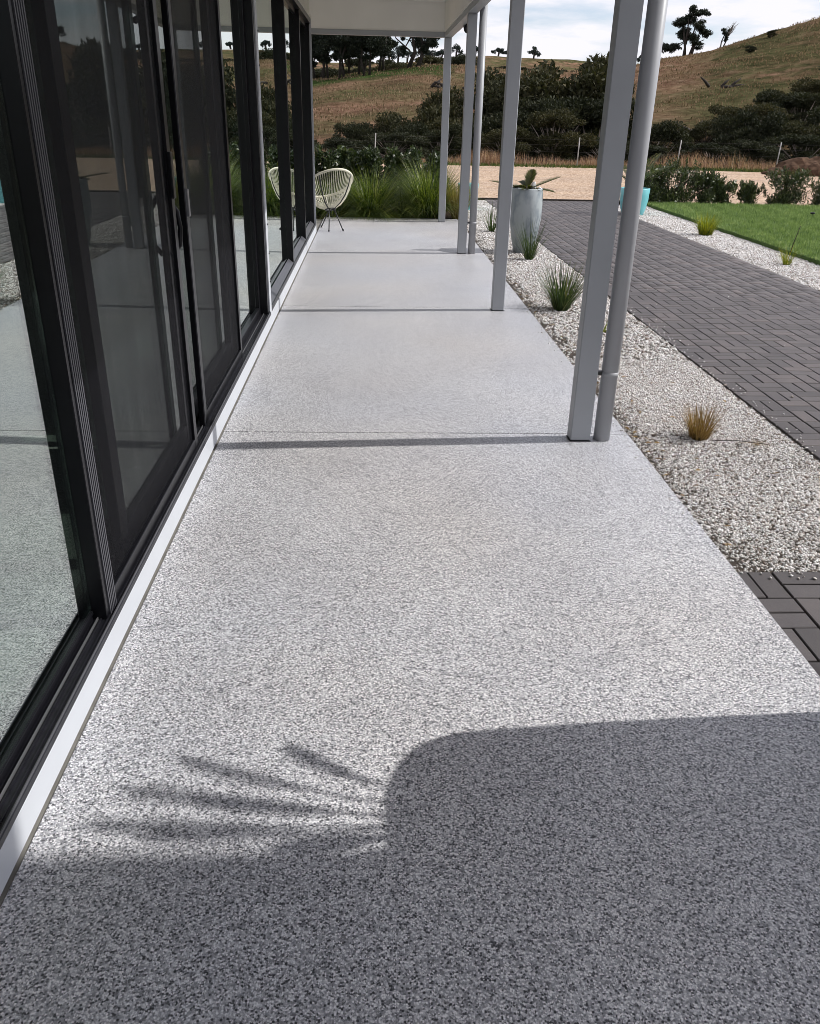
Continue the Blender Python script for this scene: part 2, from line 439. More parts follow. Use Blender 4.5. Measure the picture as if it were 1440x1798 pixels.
M['shade_block'] = simple('pale_shade_block', (0.7, 0.69, 0.66), 0.8, 0.2)  # surface of the added shade block, kept pale to bounce light

# blotchy glazed pot
mt, t, b = new_mat('blotchy_grey_glaze')
vec = objco(t, (1, 1, 0.55))
L(t, ramp(t, noise(t, vec, 4.2, 4, 0.55), [(0.42, (0.43, 0.47, 0.48)), (0.52, (0.27, 0.31, 0.34)), (0.6, (0.36, 0.4, 0.42)), (0.75, (0.5, 0.53, 0.53))]), b.inputs['Base Color'])
b.inputs['Roughness'].default_value = 0.4
M['potglaze'] = mt

# coated window glass: reflects more and more towards grazing, thin tinted body
mt = bpy.data.materials.new('window_glass'); mt.use_nodes = True
t = mt.node_tree; t.nodes.clear()
o = nn(t, 'ShaderNodeOutputMaterial'); ms = nn(t, 'ShaderNodeMixShader')
trn = nn(t, 'ShaderNodeBsdfTransparent'); trn.inputs[0].default_value = (0.76, 0.83, 0.80, 1)
gl = nn(t, 'ShaderNodeBsdfGlossy'); gl.inputs['Color'].default_value = (0.93, 0.99, 0.95, 1); gl.inputs['Roughness'].default_value = 0.0
lw = nn(t, 'ShaderNodeLayerWeight'); lw.inputs[0].default_value = 0.5
pw = mathn(t, 'POWER', lw.outputs['Facing'], 1.6)
fc = mathn(t, 'ADD', mathn(t, 'MULTIPLY', pw, 0.86), 0.12, clamp=True)
L(t, fc, ms.inputs[0]); L(t, trn.outputs[0], ms.inputs[1]); L(t, gl.outputs[0], ms.inputs[2]); L(t, ms.outputs[0], o.inputs[0])
M['glass'] = mt
# fly-screen mesh: fine dark weave, partly see-through
mt = bpy.data.materials.new('fly_screen_mesh'); mt.use_nodes = True
t = mt.node_tree; t.nodes.clear()
o = nn(t, 'ShaderNodeOutputMaterial'); ms = nn(t, 'ShaderNodeMixShader')
trn = nn(t, 'ShaderNodeBsdfTransparent'); trn.inputs[0].default_value = (1, 1, 1, 1)
df = nn(t, 'ShaderNodeBsdfPrincipled'); df.inputs['Base Color'].default_value = (0.004, 0.004, 0.006, 1); df.inputs['Roughness'].default_value = 0.6; df.inputs['Specular IOR Level'].default_value = 0.15
lw = nn(t, 'ShaderNodeLayerWeight'); lw.inputs[0].default_value = 0.5
vec = objco(t, (1, 2.2, 0.12))
vn = noise(t, vec, 3, 4, 0.6)
fc = mathn(t, 'ADD', mathn(t, 'MULTIPLY', mathn(t, 'POWER', lw.outputs['Facing'], 2.5), 0.45), mathn(t, 'MULTIPLY', vn, 0.30), clamp=True)
fc = mathn(t, 'ADD', fc, 0.05, clamp=True)
L(t, fc, ms.inputs[0]); L(t, trn.outputs[0], ms.inputs[1]); L(t, df.outputs[0], ms.inputs[2]); L(t, ms.outputs[0], o.inputs[0])
M['mesh'] = mt
# sheer curtain
mt = bpy.data.materials.new('sheer_curtain'); mt.use_nodes = True
t = mt.node_tree; b = t.nodes['Principled BSDF']; b.inputs['Base Color'].default_value = (0.5, 0.5, 0.47, 1); b.inputs['Roughness'].default_value = 0.9
M['curtain'] = mt

# ------------------------------------------------------------------ terrain
TT = [-3, -0.6, -.15, -.064, -.021, .027, .064, .112, .149, .2, .25, .29, .308, .344, .368, .41, .44, .4735, .6, .8, 1.2, 3]
EE = [.03, .04, .030, .031, .037, .043, .047, .046, .046, .046, .047, .0575, .062, .068, .073, .085, .092, .103, .115, .10, .07, .05]
TF = [-3, -.3, -.1, .03, .08, .12, .16, .22, .28, .5, 3]
EF = [.04, .05, .049, .050, .057, .060, .058, .056, .055, .05, .04]
def vnoise(x, y, s, seed=0):
    q = np.zeros_like(x)
    rr = np.random.default_rng(seed)
    for k in range(6):
        a, b_, c = rr.uniform(0, 6.28, 3)
        f = s*(1+0.6*k)
        q += np.sin(x*f*np.cos(a) + y*f*np.sin(a) + b_)*np.sin(x*f*0.7*np.sin(a) - y*f*0.8*np.cos(a) + c)/(1+0.5*k)
    return q*0.5
DC = 140.0
def sm(a):
    a = np.clip(a, 0, 1); return a*a*(3-2*a)
def Hgt(x, y):
    x = np.asarray(x, float); y = np.asarray(y, float)
    yy = np.maximum(y, 1.0)
    t_ = np.clip(x/yy, -3, 3)
    e = np.interp(t_, TT, EE); ef = np.interp(t_, TF, EF)
    ridge = 1.6 + e*DC
    creek = -1.6*sm((yy-36)/8)
    up = (ridge+1.6)*np.clip((yy-50)/(DC-50), 0, 1)**1.08
    z = creek + up
    FD = 430.0
    far = 1.6 + ef*FD
    g = np.clip((yy-DC)/(FD-DC), 0, 1)
    behind = (ridge)*(1-g) + far*g - 9*np.sin(np.pi*g)
    z = np.where(yy > DC, behind, z)
    z = np.where(yy > FD, far - (yy-FD)*0.06, z)
    amp = np.clip((yy-52)/40, 0, 1)*np.clip((DC+15-yy)/30, 0.35, 1)
    z = z + amp*(0.75*vnoise(x, yy, 0.09, 1) + 0.18*vnoise(x, yy, 0.35, 2))
    rad = np.hypot(x, y)
    z = np.where(y > 34, z, 0.0)
    side = sm((rad-60)/200)*6*(y <= 34)
    return z + side - 0.09

az = np.concatenate([np.linspace(-180, -24, 60, endpoint=False), np.linspace(-24, 42, 331, endpoint=False), np.linspace(42, 180, 50, endpoint=False)])
rd = np.concatenate([[0.5, 2, 6, 12, 18, 24, 28, 31, 33, 34.2], np.linspace(35, 150, 150), np.geomspace(152, 1500, 70)])
A_, Rr = np.meshgrid(np.radians(az), rd)
Xs = Rr*np.sin(A_); Ys = Rr*np.cos(A_)
Zs = Hgt(Xs, Ys)
V = np.stack([Xs, Ys, Zs], -1).reshape(-1, 3)
na = len(az); nr = len(rd)
ii, jj = np.meshgrid(np.arange(nr-1), np.arange(na), indexing='ij')
a0 = ii*na + jj; a1 = ii*na + (jj+1) % na
Q = np.stack([a0, a1, a1+na, a0+na], -1).reshape(-1, 4)[:, ::-1]
me = np_mesh('hills', V, quads=Q, smooth=True)
tv = V[:, 0]/np.maximum(V[:, 1], 1)
g = np.zeros(len(V))
yv = V[:, 1]
# green pasture under the left tree group, on the far hills and on the right shoulder
g += 0.95*sm((yv-118)/14)*sm((0.10-tv)/0.03)*(yv < 160)
g += 0.32*(yv > 160)
g += 0.42*sm((tv-0.325)/0.05)*sm((yv-62)/22)*sm((150-yv)/10)
g += 0.75*((yv < 45) & (yv > 31))
g += 0.3*(yv <= 31)
at = me.attributes.new('green', 'FLOAT', 'POINT'); at.data.foreach_set('value', np.clip(g, 0, 1).astype(np.float32))
hills = link('hills', me, M['hill']); tag(hills, 'dry brown grassy hills rising beyond the creek', kind='structure')

def ground_z(x, y): return float(Hgt(np.array([x]), np.array([y]))[0])

# ------------------------------------------------------------------ flat ground pieces
SX0, SX1 = -0.815, 1.44
# slab panels with sawn joints
slab = MB().box(-3.0, SX1-0.004, -4.0, 14.85, -0.14, -0.035).build('patio_slab', M['concrete'], kind='structure', label='dark bed under the exposed aggregate patio')
for (ya, yb) in ((-4, 4.335), (4.344, 7.655), (7.665, 11.06), (11.07, 14.475), (14.485, 14.86)):
    MB().box(-0.822, SX1, ya, yb, -0.11, 0.0, bev=0.003).build('slab_panel', M['slab'], slab)

MB().box(-0.8365, -0.8225, -3.9, 12.78, -0.034, -0.004).build('joint_filler', M['concrete'], slab)
# paver path
JX, JY = 1.588, 2.607
def paver_mesh():
    mb = MB()
    bm = mb.bm
    hx, hy = 0.0962, 0.0462
    c_ = 0.003
    rings = []
    for (sx, sy, z) in ((hx, hy, -0.03), (hx, hy, -0.003), (hx-c_, hy-c_, 0)):
        rings.append([bm.verts.new((a*sx, b_*sy, z)) for a, b_ in ((-1, -1), (1, -1), (1, 1), (-1, 1))])
    for i in range(2):
        for k in range(4):
            bm.faces.new((rings[i][k], rings[i][(k+1) % 4], rings[i+1][(k+1) % 4], rings[i+1][k]))
    bm.faces.new(rings[2])
    me = bpy.data.meshes.new('paver'); bm.to_mesh(me); bm.free()
    me.materials.append(M['paver']); return me
pv_me = paver_mesh()
ZP = -0.012
pav = []
for i in range(-2, 16):
    for j in range(-26, 82):
        x0 = JX + 0.2*i; y0 = JY + 0.2*j
        if x0 > 4.75: continue
        if y0 < 2.75:
            if x0 + 0.2 < SX1 + .02: continue
        elif x0 < 2.35: continue
        if y0 > 18.7: continue
        along_x = ((i + j) % 2 == 0)
        for k in range(2):
            if along_x:
                cx, cy, rz = x0+0.1, y0+0.05+0.1*k, 0.0; hx = 0.0975
                xa = x0+0.0025
            else:
                cx, cy, rz = x0+0.05+0.1*k, y0+0.1, math.pi/2; hx = 0.0475
            if cx-hx < SX1+0.004:
                if cx+hx < SX1+0.03: continue
                cut = True
            else: cut = False
            pav.append((cx, cy, rz, cut, hx))
path = MB().box(SX1+0.0, 4.80, -3.4, 18.82, -0.12, ZP-0.011).build('paved_path', M['soil'], kind='structure', label='charcoal block paved path beside the patio')
def inview(x, y):
    d = Vector((x, y, -H_CAM)); z = d.dot(F)
    if z <= 0.1: return False
    px = 720 + 1451*d.dot(R2)/z; py = 899 - 1451*d.dot(U2)/z
    return -10 < px < 1450 and 0 < py < 1810
pav.sort(key=lambda q: (0 if inview(q[0], q[1]) else 1, math.hypot(q[0], q[1])))
rest = []
for n_, q in enumerate(pav):
    cx, cy, rz, cut, hx = q
    if n_ < 290 and inview(cx, cy):
        o = bpy.data.objects.new('paver', pv_me); COL.objects.link(o); o.parent = path
        jz = random.uniform(-0.0012, 0.0012)
        if cut:
            xa = SX1+0.004; xb = cx+hx
            o.location = ((xa+xb)/2, cy, ZP+jz)
            w_ = (xb-xa)/2
            o.scale = (w_/0.0975, 1, 1) if rz == 0 else (1, w_/0.0475, 1)
        else:
            o.location = (cx, cy, ZP+jz)
        o.rotation_euler = (random.uniform(-.006, .006), random.uniform(-.006, .006), rz+random.uniform(-.006, .006))
    else: rest.append(q)
tv0 = np.array([v.co[:] for v in pv_me.vertices]); tq = np.array([list(pp.vertices) for pp in pv_me.polygons])
Vs, Qs, Rn = [], [], []
for k, q in enumerate(rest):
    cx, cy, rz, cut, hx = q
    vv = tv0.copy()
    if rz: vv = vv[:, [1, 0, 2]]*np.array([1, 1, 1])
    if cut:
        xa = SX1+0.004; xb = cx+hx; vv[:, 0] *= (xb-xa)/2/hx; cx = (xa+xb)/2
    vv = vv + np.array([cx, cy, ZP+random.uniform(-.001, .001)])
    Vs.append(vv); Qs.append((tq if not rz else tq[:, ::-1]) + k*len(tv0)); Rn += [random.random()]*len(tq)
me = np_mesh('paver', np.concatenate(Vs), quads=np.concatenate(Qs), rnd=Rn)
o = link('remaining_pavers', me, M['paver_rest'], path); tag(o, kind='stuff')

# gravel beds (sheets)
MB().box(SX1, 2.355, 2.80, 18.6, -0.13, -0.030).build('gravel_bed', M['soil'], kind='structure', label='bed of pale gravel between patio and paved path')
MB().box(4.80, 5.66, -3.0, 18.3, -0.13, -0.030).build('gravel_strip', M['soil'], kind='structure', label='pale gravel strip between paved path and lawn')
# driveway
mb = MB()
N = 60
xs = [-30 + i*90/N for i in range(N+1)]
ed = [31.6 + 0.35*math.sin(x*0.35) + 0.2*math.sin(x*1.1+1) + max(0, (x-9))*0.02 for x in xs]
for i in range(N):
    mb.quad((xs[i], 18.85, -0.034), (xs[i+1], 18.85, -0.034), (xs[i+1], ed[i+1], 0.0), (xs[i], ed[i], 0.0))
mb.build('gravel_driveway', M['tan'], kind='structure', label='wide tan gravel driveway beyond the paved path')
MB().box(1.3, 5.7, 18.80, 18.90, -0.10, 0.015).build('timber_edging', M['timberdark'], kind='structure', label='dark timber edging at the far end of the path')
# garden bed behind slab
MB().box(-6, 1.62, 14.87, 18.6, -0.13, -0.02).build('mulch_bed', M['mulch'], kind='structure', label='dark mulch bed at the end of the patio')
# lawn
MB().box(5.66, 22, 8.0, 18.15, -0.12, 0.04, bev=0.012).build('lawn_base', M['lawnbase'], kind='structure', label='green lawn turf')
MB().box(5.66, 22, 18.16, 18.84, -0.12, -0.02).build('hedge_bed', M['mulch'], kind='structure', label='dark soil strip under the flowering bushes')

# loose stones --------------------------------------------------------
def stones(name, pts, size, label, parent=None, sub=1):
    """many irregular pebbles joined as one mesh"""
    n = len(pts)
    bm = bmesh.new(); bmesh.ops.create_icosphere(bm, subdivisions=1, radius=1.0)
    bv = np.array([v.co[:] for v in bm.verts]); bf = np.array([[v.index for v in f.verts] for f in bm.faces]); bm.free()
    if sub == 0:    # octahedron-like cheap stone
        bv = np.array([(1, 0, 0), (-1, 0, 0), (0, 1, 0), (0, -1, 0), (0, 0, 1), (0, 0, -1)], float)
        bf = np.array([(0, 2, 4), (2, 1, 4), (1, 3, 4), (3, 0, 4), (2, 0, 5), (1, 2, 5), (3, 1, 5), (0, 3, 5)])
    k = len(bv)
    jit = 1 + rng.uniform(-0.28, 0.28, (n, k, 1))
    sc_ = size*np.exp(rng.normal(0, 0.28, (n, 1, 1)))
    an = np.stack([rng.uniform(0.8, 1.25, n), rng.uniform(0.6, 1.0, n), rng.uniform(0.4, 0.75, n)], -1)[:, None, :]
    v = bv[None]*jit*an*sc_
    th = rng.uniform(0, 6.28, n); ph = rng.normal(0, 0.35, n)
    c, s = np.cos(ph)[:, None], np.sin(ph)[:, None]
    x, y_, z = v[..., 0], v[..., 1], v[..., 2]
    x, z = x*c - z*s, x*s + z*c
    c, s = np.cos(th)[:, None], np.sin(th)[:, None]
    x, y_ = x*c - y_*s, x*s + y_*c
    v = np.stack([x, y_, z], -1) + pts[:, None, :]
    f = bf[None] + (np.arange(n)*k)[:, None, None]
    me = np_mesh(name, v.reshape(-1, 3), tris=f.reshape(-1, 3), rnd=np.repeat(rng.random(n), len(bf)))
    o = link(name, me, M['stone'], parent)
    return tag(o, label=label, cat='gravel', kind='stuff')
def bed_pts(x0, x1, y0, y1, n, z, edge_thin=0.0, zj=0.006):
    x = rng.uniform(x0, x1, n); y_ = rng.uniform(y0, y1, n)
    keep = np.ones(n, bool)
    if edge_thin:
        d = (x - x0)
        nz = vnoise(x, y_, 2.6, 5) + 0.5*vnoise(x, y_, 7, 6)
        pr = np.clip(0.22 + d/edge_thin*0.75 + nz*0.3*np.clip(1.6-d/edge_thin, 0, 1), 0.12, 1)
        keep = rng.random(n) < pr
    hump = 0.006*np.clip(vnoise(x, y_, 3.0, 8), -0.3, 1)
    zz = z + hump + rng.uniform(-zj, zj, n)
    return np.stack([x, y_, zz], -1)[keep]
P1 = bed_pts(1.452, 2.375, 2.815, 6.0, 66000, -0.022, 0.20)
nsp = 240
SP = np.concatenate([np.stack([rng.uniform(2.36, 4.6, nsp)**1.0, rng.uniform(3, 9, nsp), np.full(nsp, ZP+0.004)], -1)[rng.random(nsp) < 0.25],
                     np.stack([2.375+np.abs(rng.normal(0, 0.05, 160)), rng.uniform(2.8, 8, 160), np.full(160, ZP+0.004)], -1),
                     np.stack([rng.uniform(1.46, 2.5, 40), 2.80-np.abs(rng.normal(0, 0.035, 40)), np.full(40, ZP+0.004)], -1),
                     np.stack([1.435-np.abs(rng.normal(0, 0.035, 45)), rng.uniform(2.9, 8, 45), np.full(45, 0.003)], -1)])
stones('gravel', np.concatenate([P1, SP]), 0.0066, 'pale crushed gravel bed between patio edge and paved path', sub=0)
P2 = bed_pts(1.455, 2.375, 6.0, 18.6, 52000, -0.02, 0.16)
stones('gravel', P2, 0.0105, 'pale crushed gravel around the potted plants farther along the path', sub=0)
P3 = bed_pts(4.79, 5.66, 8.0, 18.2, 45000, -0.018)
stones('gravel', P3, 0.010, 'white gravel strip between the path and the lawn', sub=0)

# dead leaves caught in the gravel
nl_ = 90
lx_ = np.concatenate([1.46+np.abs(rng.normal(0, 0.12, 60)), rng.uniform(1.6, 2.3, 30)]); ly_ = rng.uniform(2.85, 9, nl_)
lp = np.stack([lx_, ly_, np.full(nl_, -0.008)], -1)
la = rng.uniform(0, 6.28, nl_); d1_ = np.stack([np.cos(la), np.sin(la), rng.normal(0, .15, nl_)], -1)*0.022; d2_ = np.stack([-np.sin(la), np.cos(la), rng.normal(0, .3, nl_)], -1)*0.007
lv = np.stack([lp-d1_, lp+d2_+[0, 0, .004], lp+d1_, lp-d2_+[0, 0, .004]], 1)
tag(link('fallen_leaves', np_mesh('fallen_leaves', lv.reshape(-1, 3), quads=np.arange(4*nl_).reshape(-1, 4), rnd=rng.random(nl_)), M['brblade']), 'dry brown leaves scattered over the near gravel', 'leaves', kind='stuff')

# lawn blades ----------------------------------------------------------
n = 110000
x = rng.uniform(5.64, 10.2, n); y_ = rng.uniform(9.8, 18.15, n)
keep = rng.random(n) < np.clip(1.25 - (y_-10)*0.05, 0.5, 1); x, y_ = x[keep], y_[keep]; n = len(x)
th = rng.uniform(0, 6.28, n); hh = rng.uniform(0.02, 0.06, n)*np.clip(1+0.5*vnoise(x, y_, 9.0, 4), 0.5, 1.6); ww = rng.uniform(0.003, 0.006, n)
lx, ly = rng.normal(0, 0.014, n), rng.normal(0, 0.014, n)
base = np.stack([x, y_, np.full(n, 0.038)], -1)
d = np.stack([np.cos(th)*ww, np.sin(th)*ww, np.zeros(n)], -1)
v = np.stack([base-d, base+d, base+np.stack([lx, ly, hh], -1)], 1)
patch = 0.5 + 0.25*vnoise(x, y_, 2.0, 3)
me = np_mesh('lawn_grass', v.reshape(-1, 3), tris=np.arange(3*n).reshape(-1, 3), rnd=np.clip(patch*0.35+0.25*vnoise(x, y_, 11.0, 9)+rng.random(n)*0.65, 0, 1))
o = link('lawn_grass', me, M['lawn']); tag(o, 'bright green lawn right of the gravel strip', 'lawn', kind='stuff')

# ------------------------------------------------------------------ plants
def blade_arrays(n, r0, length, lean, width, seed, segs=4, droop=0.5, lvar=0.3, up=0.0):
    g_ = np.random.default_rng(seed)
    az_ = g_.uniform(0, 2*np.pi, n)
    rr_ = r0*np.sqrt(g_.random(n))
    base_az = az_ + g_.normal(0, 0.5, n)
    bx, by = rr_*np.cos(base_az), rr_*np.sin(base_az)
    ln = length*(1 + g_.uniform(-lvar, lvar*0.6, n))
    le = np.abs(lean*(0.25 + g_.random(n)*1.0)) + 0.03
    s = np.linspace(0, 1, segs+1)[None]
    out_ = ln[:, None]*(np.sin(le)[:, None]*s*0.85 + 0.34*droop*np.sin(le)[:, None]*s**2)
    zz = ln[:, None]*(np.cos(le)[:, None]*s - droop*(0.15+np.sin(le)[:, None])*0.55*s**2.4)
    px = bx[:, None] + out_*np.cos(az_)[:, None]; py = by[:, None] + out_*np.sin(az_)[:, None]
    wv_ = width*(1-s**1.6)*(0.7+0.6*g_.random((n, 1)))
    tw = az_ + np.pi/2 + g_.normal(0, 0.4, n)
    ox, oy = np.cos(tw)[:, None]*wv_, np.sin(tw)[:, None]*wv_
    zz = np.maximum(zz, 0.002)
    Lf = np.stack([px-ox, py-oy, zz], -1); Rt = np.stack([px+ox, py+oy, zz], -1)
    v = np.stack([Lf[:, :-1], Rt[:, :-1]], 2).reshape(n, segs*2, 3)
    tip = np.stack([px[:, -1], py[:, -1], zz[:, -1]], -1)[:, None]
    v = np.concatenate([v, tip], 1)
    k = segs*2+1
    off = (np.arange(n)*k)[:, None]
    q = []
    for i in range(segs-1):
        q.append(np.concatenate([off+2*i, off+2*i+1, off+2*i+3, off+2*i+2], 1))
    Q_ = np.concatenate(q) if q else None
    T_ = np.concatenate([off+2*(segs-1), off+2*(segs-1)+1, off+2*segs], 1)
    rn = g_.random(n)
    rnd = np.concatenate([np.tile(rn, segs-1), rn])
    return v.reshape(-1, 3), Q_, T_, rnd

def tussock(name, loc, n, r0, length, lean, width, seed, mat, label, cat='grass tuft', group=None, segs=4, droop=0.5, scale=(1, 1, 1)):
    v, q, t_, rn = blade_arrays(n, r0, length, lean, width, seed, segs, droop)
    me = np_mesh(name, v, q, t_, rn)
    root = empty(name, loc, label=label, cat=cat, group=group)
    root.scale = scale
    link('blades', me, mat, root)
    mb = MB(); mb.blob((0, 0, 0.005), r0*0.9, 1, 0.2, (1, 1, 0.35), seed); mb.build('crown_base', M['stem'], root)
    return root

def leaf_cloud(n, blobs, ll, lw, seed, up=0.0, shell=0.5, droop=0.0):
    """leaf quads through the volume of a list of ellipsoids (cx,cy,cz,rx,ry,rz)"""
    g_ = np.random.default_rng(seed)
    B = np.array(blobs, float)
    vol = (B[:, 3]*B[:, 4]*B[:, 5])**0.75; vol /= vol.sum()
    idx = g_.choice(len(B), n, p=vol)
    d_ = g_.normal(size=(n, 3)); d_ /= np.linalg.norm(d_, axis=1)[:, None]
    rr_ = (g_.random(n)**shell)[:, None]*(1+g_.normal(0, 0.06, (n, 1)))
    c = B[idx, :3] + d_*rr_*B[idx, 3:]
    ax = g_.normal(size=(n, 3)) + d_*0.8; ax[:, 2] += up*1.6 - droop*1.6
    ax /= np.linalg.norm(ax, axis=1)[:, None]
    sd_ = np.cross(ax, g_.normal(size=(n, 3))); sd_ /= np.linalg.norm(sd_, axis=1)[:, None]
    nl = np.cross(ax, sd_)
    l = ll*(0.6+0.8*g_.random((n, 1))); w_ = lw*(0.6+0.8*g_.random((n, 1)))
    v = np.stack([c - ax*l*0.5, c + sd_*w_*0.5 + nl*w_*0.12, c + ax*l*0.5, c - sd_*w_*0.5 + nl*w_*0.12], 1)
    q = np.arange(4*n).reshape(-1, 4)
    return v.reshape(-1, 3), q, np.clip(g_.random(n)*0.75 + 0.25*g_.random(len(B))[idx], 0, 1)

def stem_mb(segs_):
    mb = MB()
    for pts, rads in segs_:
        mb.tube(pts, rads, 5)
    return mb

# ---- house -------------------------------------------------------------
house = empty('house', (-0.9, 0, 0), label='white and black glazed house wall running along the left of the patio', cat='house')
def hb(mb, name, mat, parent, **kw):
    """world-space mesh parented to something at world location"""
    o = mb.build(name, mat, None, **kw)
    o.parent = parent
    bpy.context.view_layer.update()
    o.matrix_parent_inverse = parent.matrix_world.inverted()
    return o
YE = 12.78
HEAD = 2.66
hb(MB().box(-0.836, -0.8255, -3.9, 6.0, 0.010, 0.105, 0.002).box(-0.838, -0.827, 6.003, YE, 0.010, 0.105, 0.002), 'kick_flashing', M['white'], house)
hb(MB().box(-1.02, -0.840, -3.9, YE, -0.012, 0.104), 'wall_base', M['concrete'], house)
# sill and tracks for the sliding doors
sill = hb(MB().box(-0.965, -0.8245, -3.9, 6.80, 0.1055, 0.127, 0.002), 'sill_track', M['black2'], house)
for xx, hh_, mm in ((-0.8285, 0.008, 'rib'), (-0.843, 0.005, 'black2'), (-0.862, 0.007, 'black2'), (-0.872, 0.010, 'bright')):
    hb(MB().box(xx-0.0016, xx+0.0016, -3.9, 6.78, 0.1272, 0.127+hh_), 'track_rail', M[mm], sill)
hb(MB().box(-0.965, -0.8245, -3.9, 6.80, HEAD-0.005, HEAD+0.05, 0.002), 'head_frame', M['black'], house)
hb(MB().box(-0.95, -0.8265, -3.9, YE, HEAD+0.0515, HEAD+0.085, 0.001), 'head_flashing', M['cream'], house)
hb(MB().box(-1.05, -0.845, -3.9, YE, HEAD+0.086, 3.42), 'wall', M['cream'], house, label='cream wall strip above the windows')
# end wall of the house facing the garden
hb(MB().box(-5.4, -1.0, YE-0.12, YE-0.01, -0.01, 3.40), 'end_wall', M['cream'], house, label='cream end wall round the corner')
hb(MB().box(-0.999, -0.828, YE-0.035, YE, 0.106, HEAD+0.05), 'corner_trim', M['white'], house)

def window(name, y0, y1, xg, stile=0.05, rail=0.055, z0=0.128, z1=HEAD-0.006, th=0.035, left=True, right=True, label=None, mat='black'):
    """one glazed sash: name > stile, rail, glass_pane"""
    root = hb(MB().box(xg-th/2, xg+th/2, y0+stile, y1-stile, z0, z0+rail, 0.002), name, M[mat], house, label=label)
    hb(MB().box(xg-th/2, xg+th/2, y0+stile, y1-stile, z1-rail, z1, 0.002), 'top_rail', M[mat], root)
    if left: hb(MB().box(xg-th/2-.001, xg+th/2+.001, y0, y0+stile, z0, z1, 0.002), 'stile', M[mat], root)
    if right: hb(MB().box(xg-th/2-.001, xg+th/2+.001, y1-stile, y1, z0, z1, 0.002), 'stile', M[mat], root)
    hb(MB().box(xg-0.003, xg+0.003, y0+stile-.004, y1-stile+.004, z0+rail-.004, z1-rail+.004), 'glass_pane', M['glass'], root)
    return root
# near fixed window (its frame is the sill itself, glass runs down into the track)
w1 = hb(MB().box(-0.905, -0.875, -2.6, -2.55, 0.128, HEAD-.006), 'fixed_window', M['black'], house, label='large near glass pane mirroring the patio')
hb(MB().box(-0.893, -0.887, -2.549, 2.258, 0.166, HEAD-.01), 'glass_pane', M['glass'], w1)
hb(MB().box(-0.904, -0.8865, -3.8, 2.258, 0.1275, 0.1655, 0.002).box(-0.8862, -0.882, -3.8, 2.258, 0.150, 0.1635, 0.001), 'bottom_rail', M['black'], w1)
hb(MB().box(-0.925, -0.885, 2.31, 2.345, 0.128, HEAD-.006, 0.002), 'meeting_stile', M['black'], w1)
# first fly-screen door
def screen_door(y0, y1, xs_, label, ribbed):
    root = hb(MB().box(xs_-0.012, xs_+0.012, y0+0.0755, y1-0.055, 0.130, 0.185, 0.002), 'fly_screen_door', M['black'], house, label=label)
    hb(MB().box(xs_-0.012, xs_+0.012, y0+0.0755, y1-0.055, HEAD-0.06, HEAD-0.006, 0.002), 'top_rail', M['black'], root)
    hb(MB().box(xs_-0.013, xs_+0.013, y0, y0+0.075, 0.129, HEAD-0.006, 0.0015), 'stile', M['black'], root)
    hb(MB().box(xs_-0.013, xs_+0.013, y1-0.055, y1, 0.129, HEAD-0.006, 0.0015), 'stile', M['black'], root)
    for k in range(ribbed):
        yy_ = y0 + 0.004 + k*0.0150
        hb(MB().box(xs_+0.0132, xs_+0.0165, yy_, yy_+0.007, 0.131, HEAD-0.008), 'stile_rib', M['rib'], root)
    hb(MB().box(xs_-0.0006, xs_+0.0006, y0+0.07, y1-0.05, 0.18, HEAD-0.055), 'screen_mesh', M['mesh'], root)
    return root
s1 = screen_door(2.285, 3.78, -0.855, 'fly screen door with ribbed stile nearest the camera', 5)
hb(MB().box(-0.905, -0.842, 2.262, 2.284, 0.128, HEAD-.006, 0.002), 'closing_post', M['black'], house)
# latch on its far stile
hb(MB().box(-0.8445, -0.828, 3.715, 3.755, 1.26, 1.44, 0.003), 'latch_plate', M['black'], s1)
hb(MB().box(-0.938, -0.934, 2.35, 2.72, 0.135, HEAD-.01), 'glass_pane', M['glass'], w1)
d1 = window('sliding_glass_door', 2.64, 3.86, -0.905, stile=0.085, rail=0.11, label='sliding glass door behind the near fly screen')
hb(MB().tube([(-0.884, 3.80, 1.02), (-0.845, 3.815, 1.06), (-0.838, 3.82, 1.13), (-0.845, 3.815, 1.20), (-0.884, 3.80, 1.26)], 0.011, 8), 'door_handle', M['black'], d1)
# middle
d2 = window('sliding_glass_door', 3.88, 5.45, -0.94, stile=0.075, rail=0.11, label='middle glass door behind the far fly screen')
s2 = screen_door(4.06, 5.43, -0.873, 'second fly screen door, plain black, farther along', 1)
hb(MB().box(-0.862, -0.845, 4.075, 4.10, 1.15, 1.27, 0.003), 'latch_plate', M['bright'], s2)
d3 = window('sliding_glass_door', 5.46, 6.70, -0.915, stile=0.05, rail=0.06, label='clear glass panel before the white upright')
hb(MB().box(-0.975, -0.838, 6.70, 6.775, 0.128, HEAD-.006, 0.002), 'door_jamb', M['black'], house)
hb(MB().box(-0.99, -0.829, 6.777, 6.885, 0.106, HEAD+0.05, 0.001), 'jamb_flashing', M['white'], house, label='white upright strip with dark screws between door and window')
for k in range(11):
    hb(MB().box(-0.8285, -0.822, 6.868, 6.878, 0.35+0.22*k, 0.362+0.22*k), 'screw', M['screw'], house)
# window set with three panes
wf = hb(MB().box(-0.975, -0.832, 6.90, YE-0.036, 0.1055, 0.130, 0.002), 'window_sill_frame', M['black2'], house)
hb(MB().box(-0.838, -0.8335, 6.90, YE-0.04, 0.1302, 0.142), 'track_rail', M['black2'], wf)
hb(MB().box(-0.975, -0.832, 6.90, YE-0.036, HEAD-0.005, HEAD+0.05, 0.002), 'window_head_frame', M['black'], house)
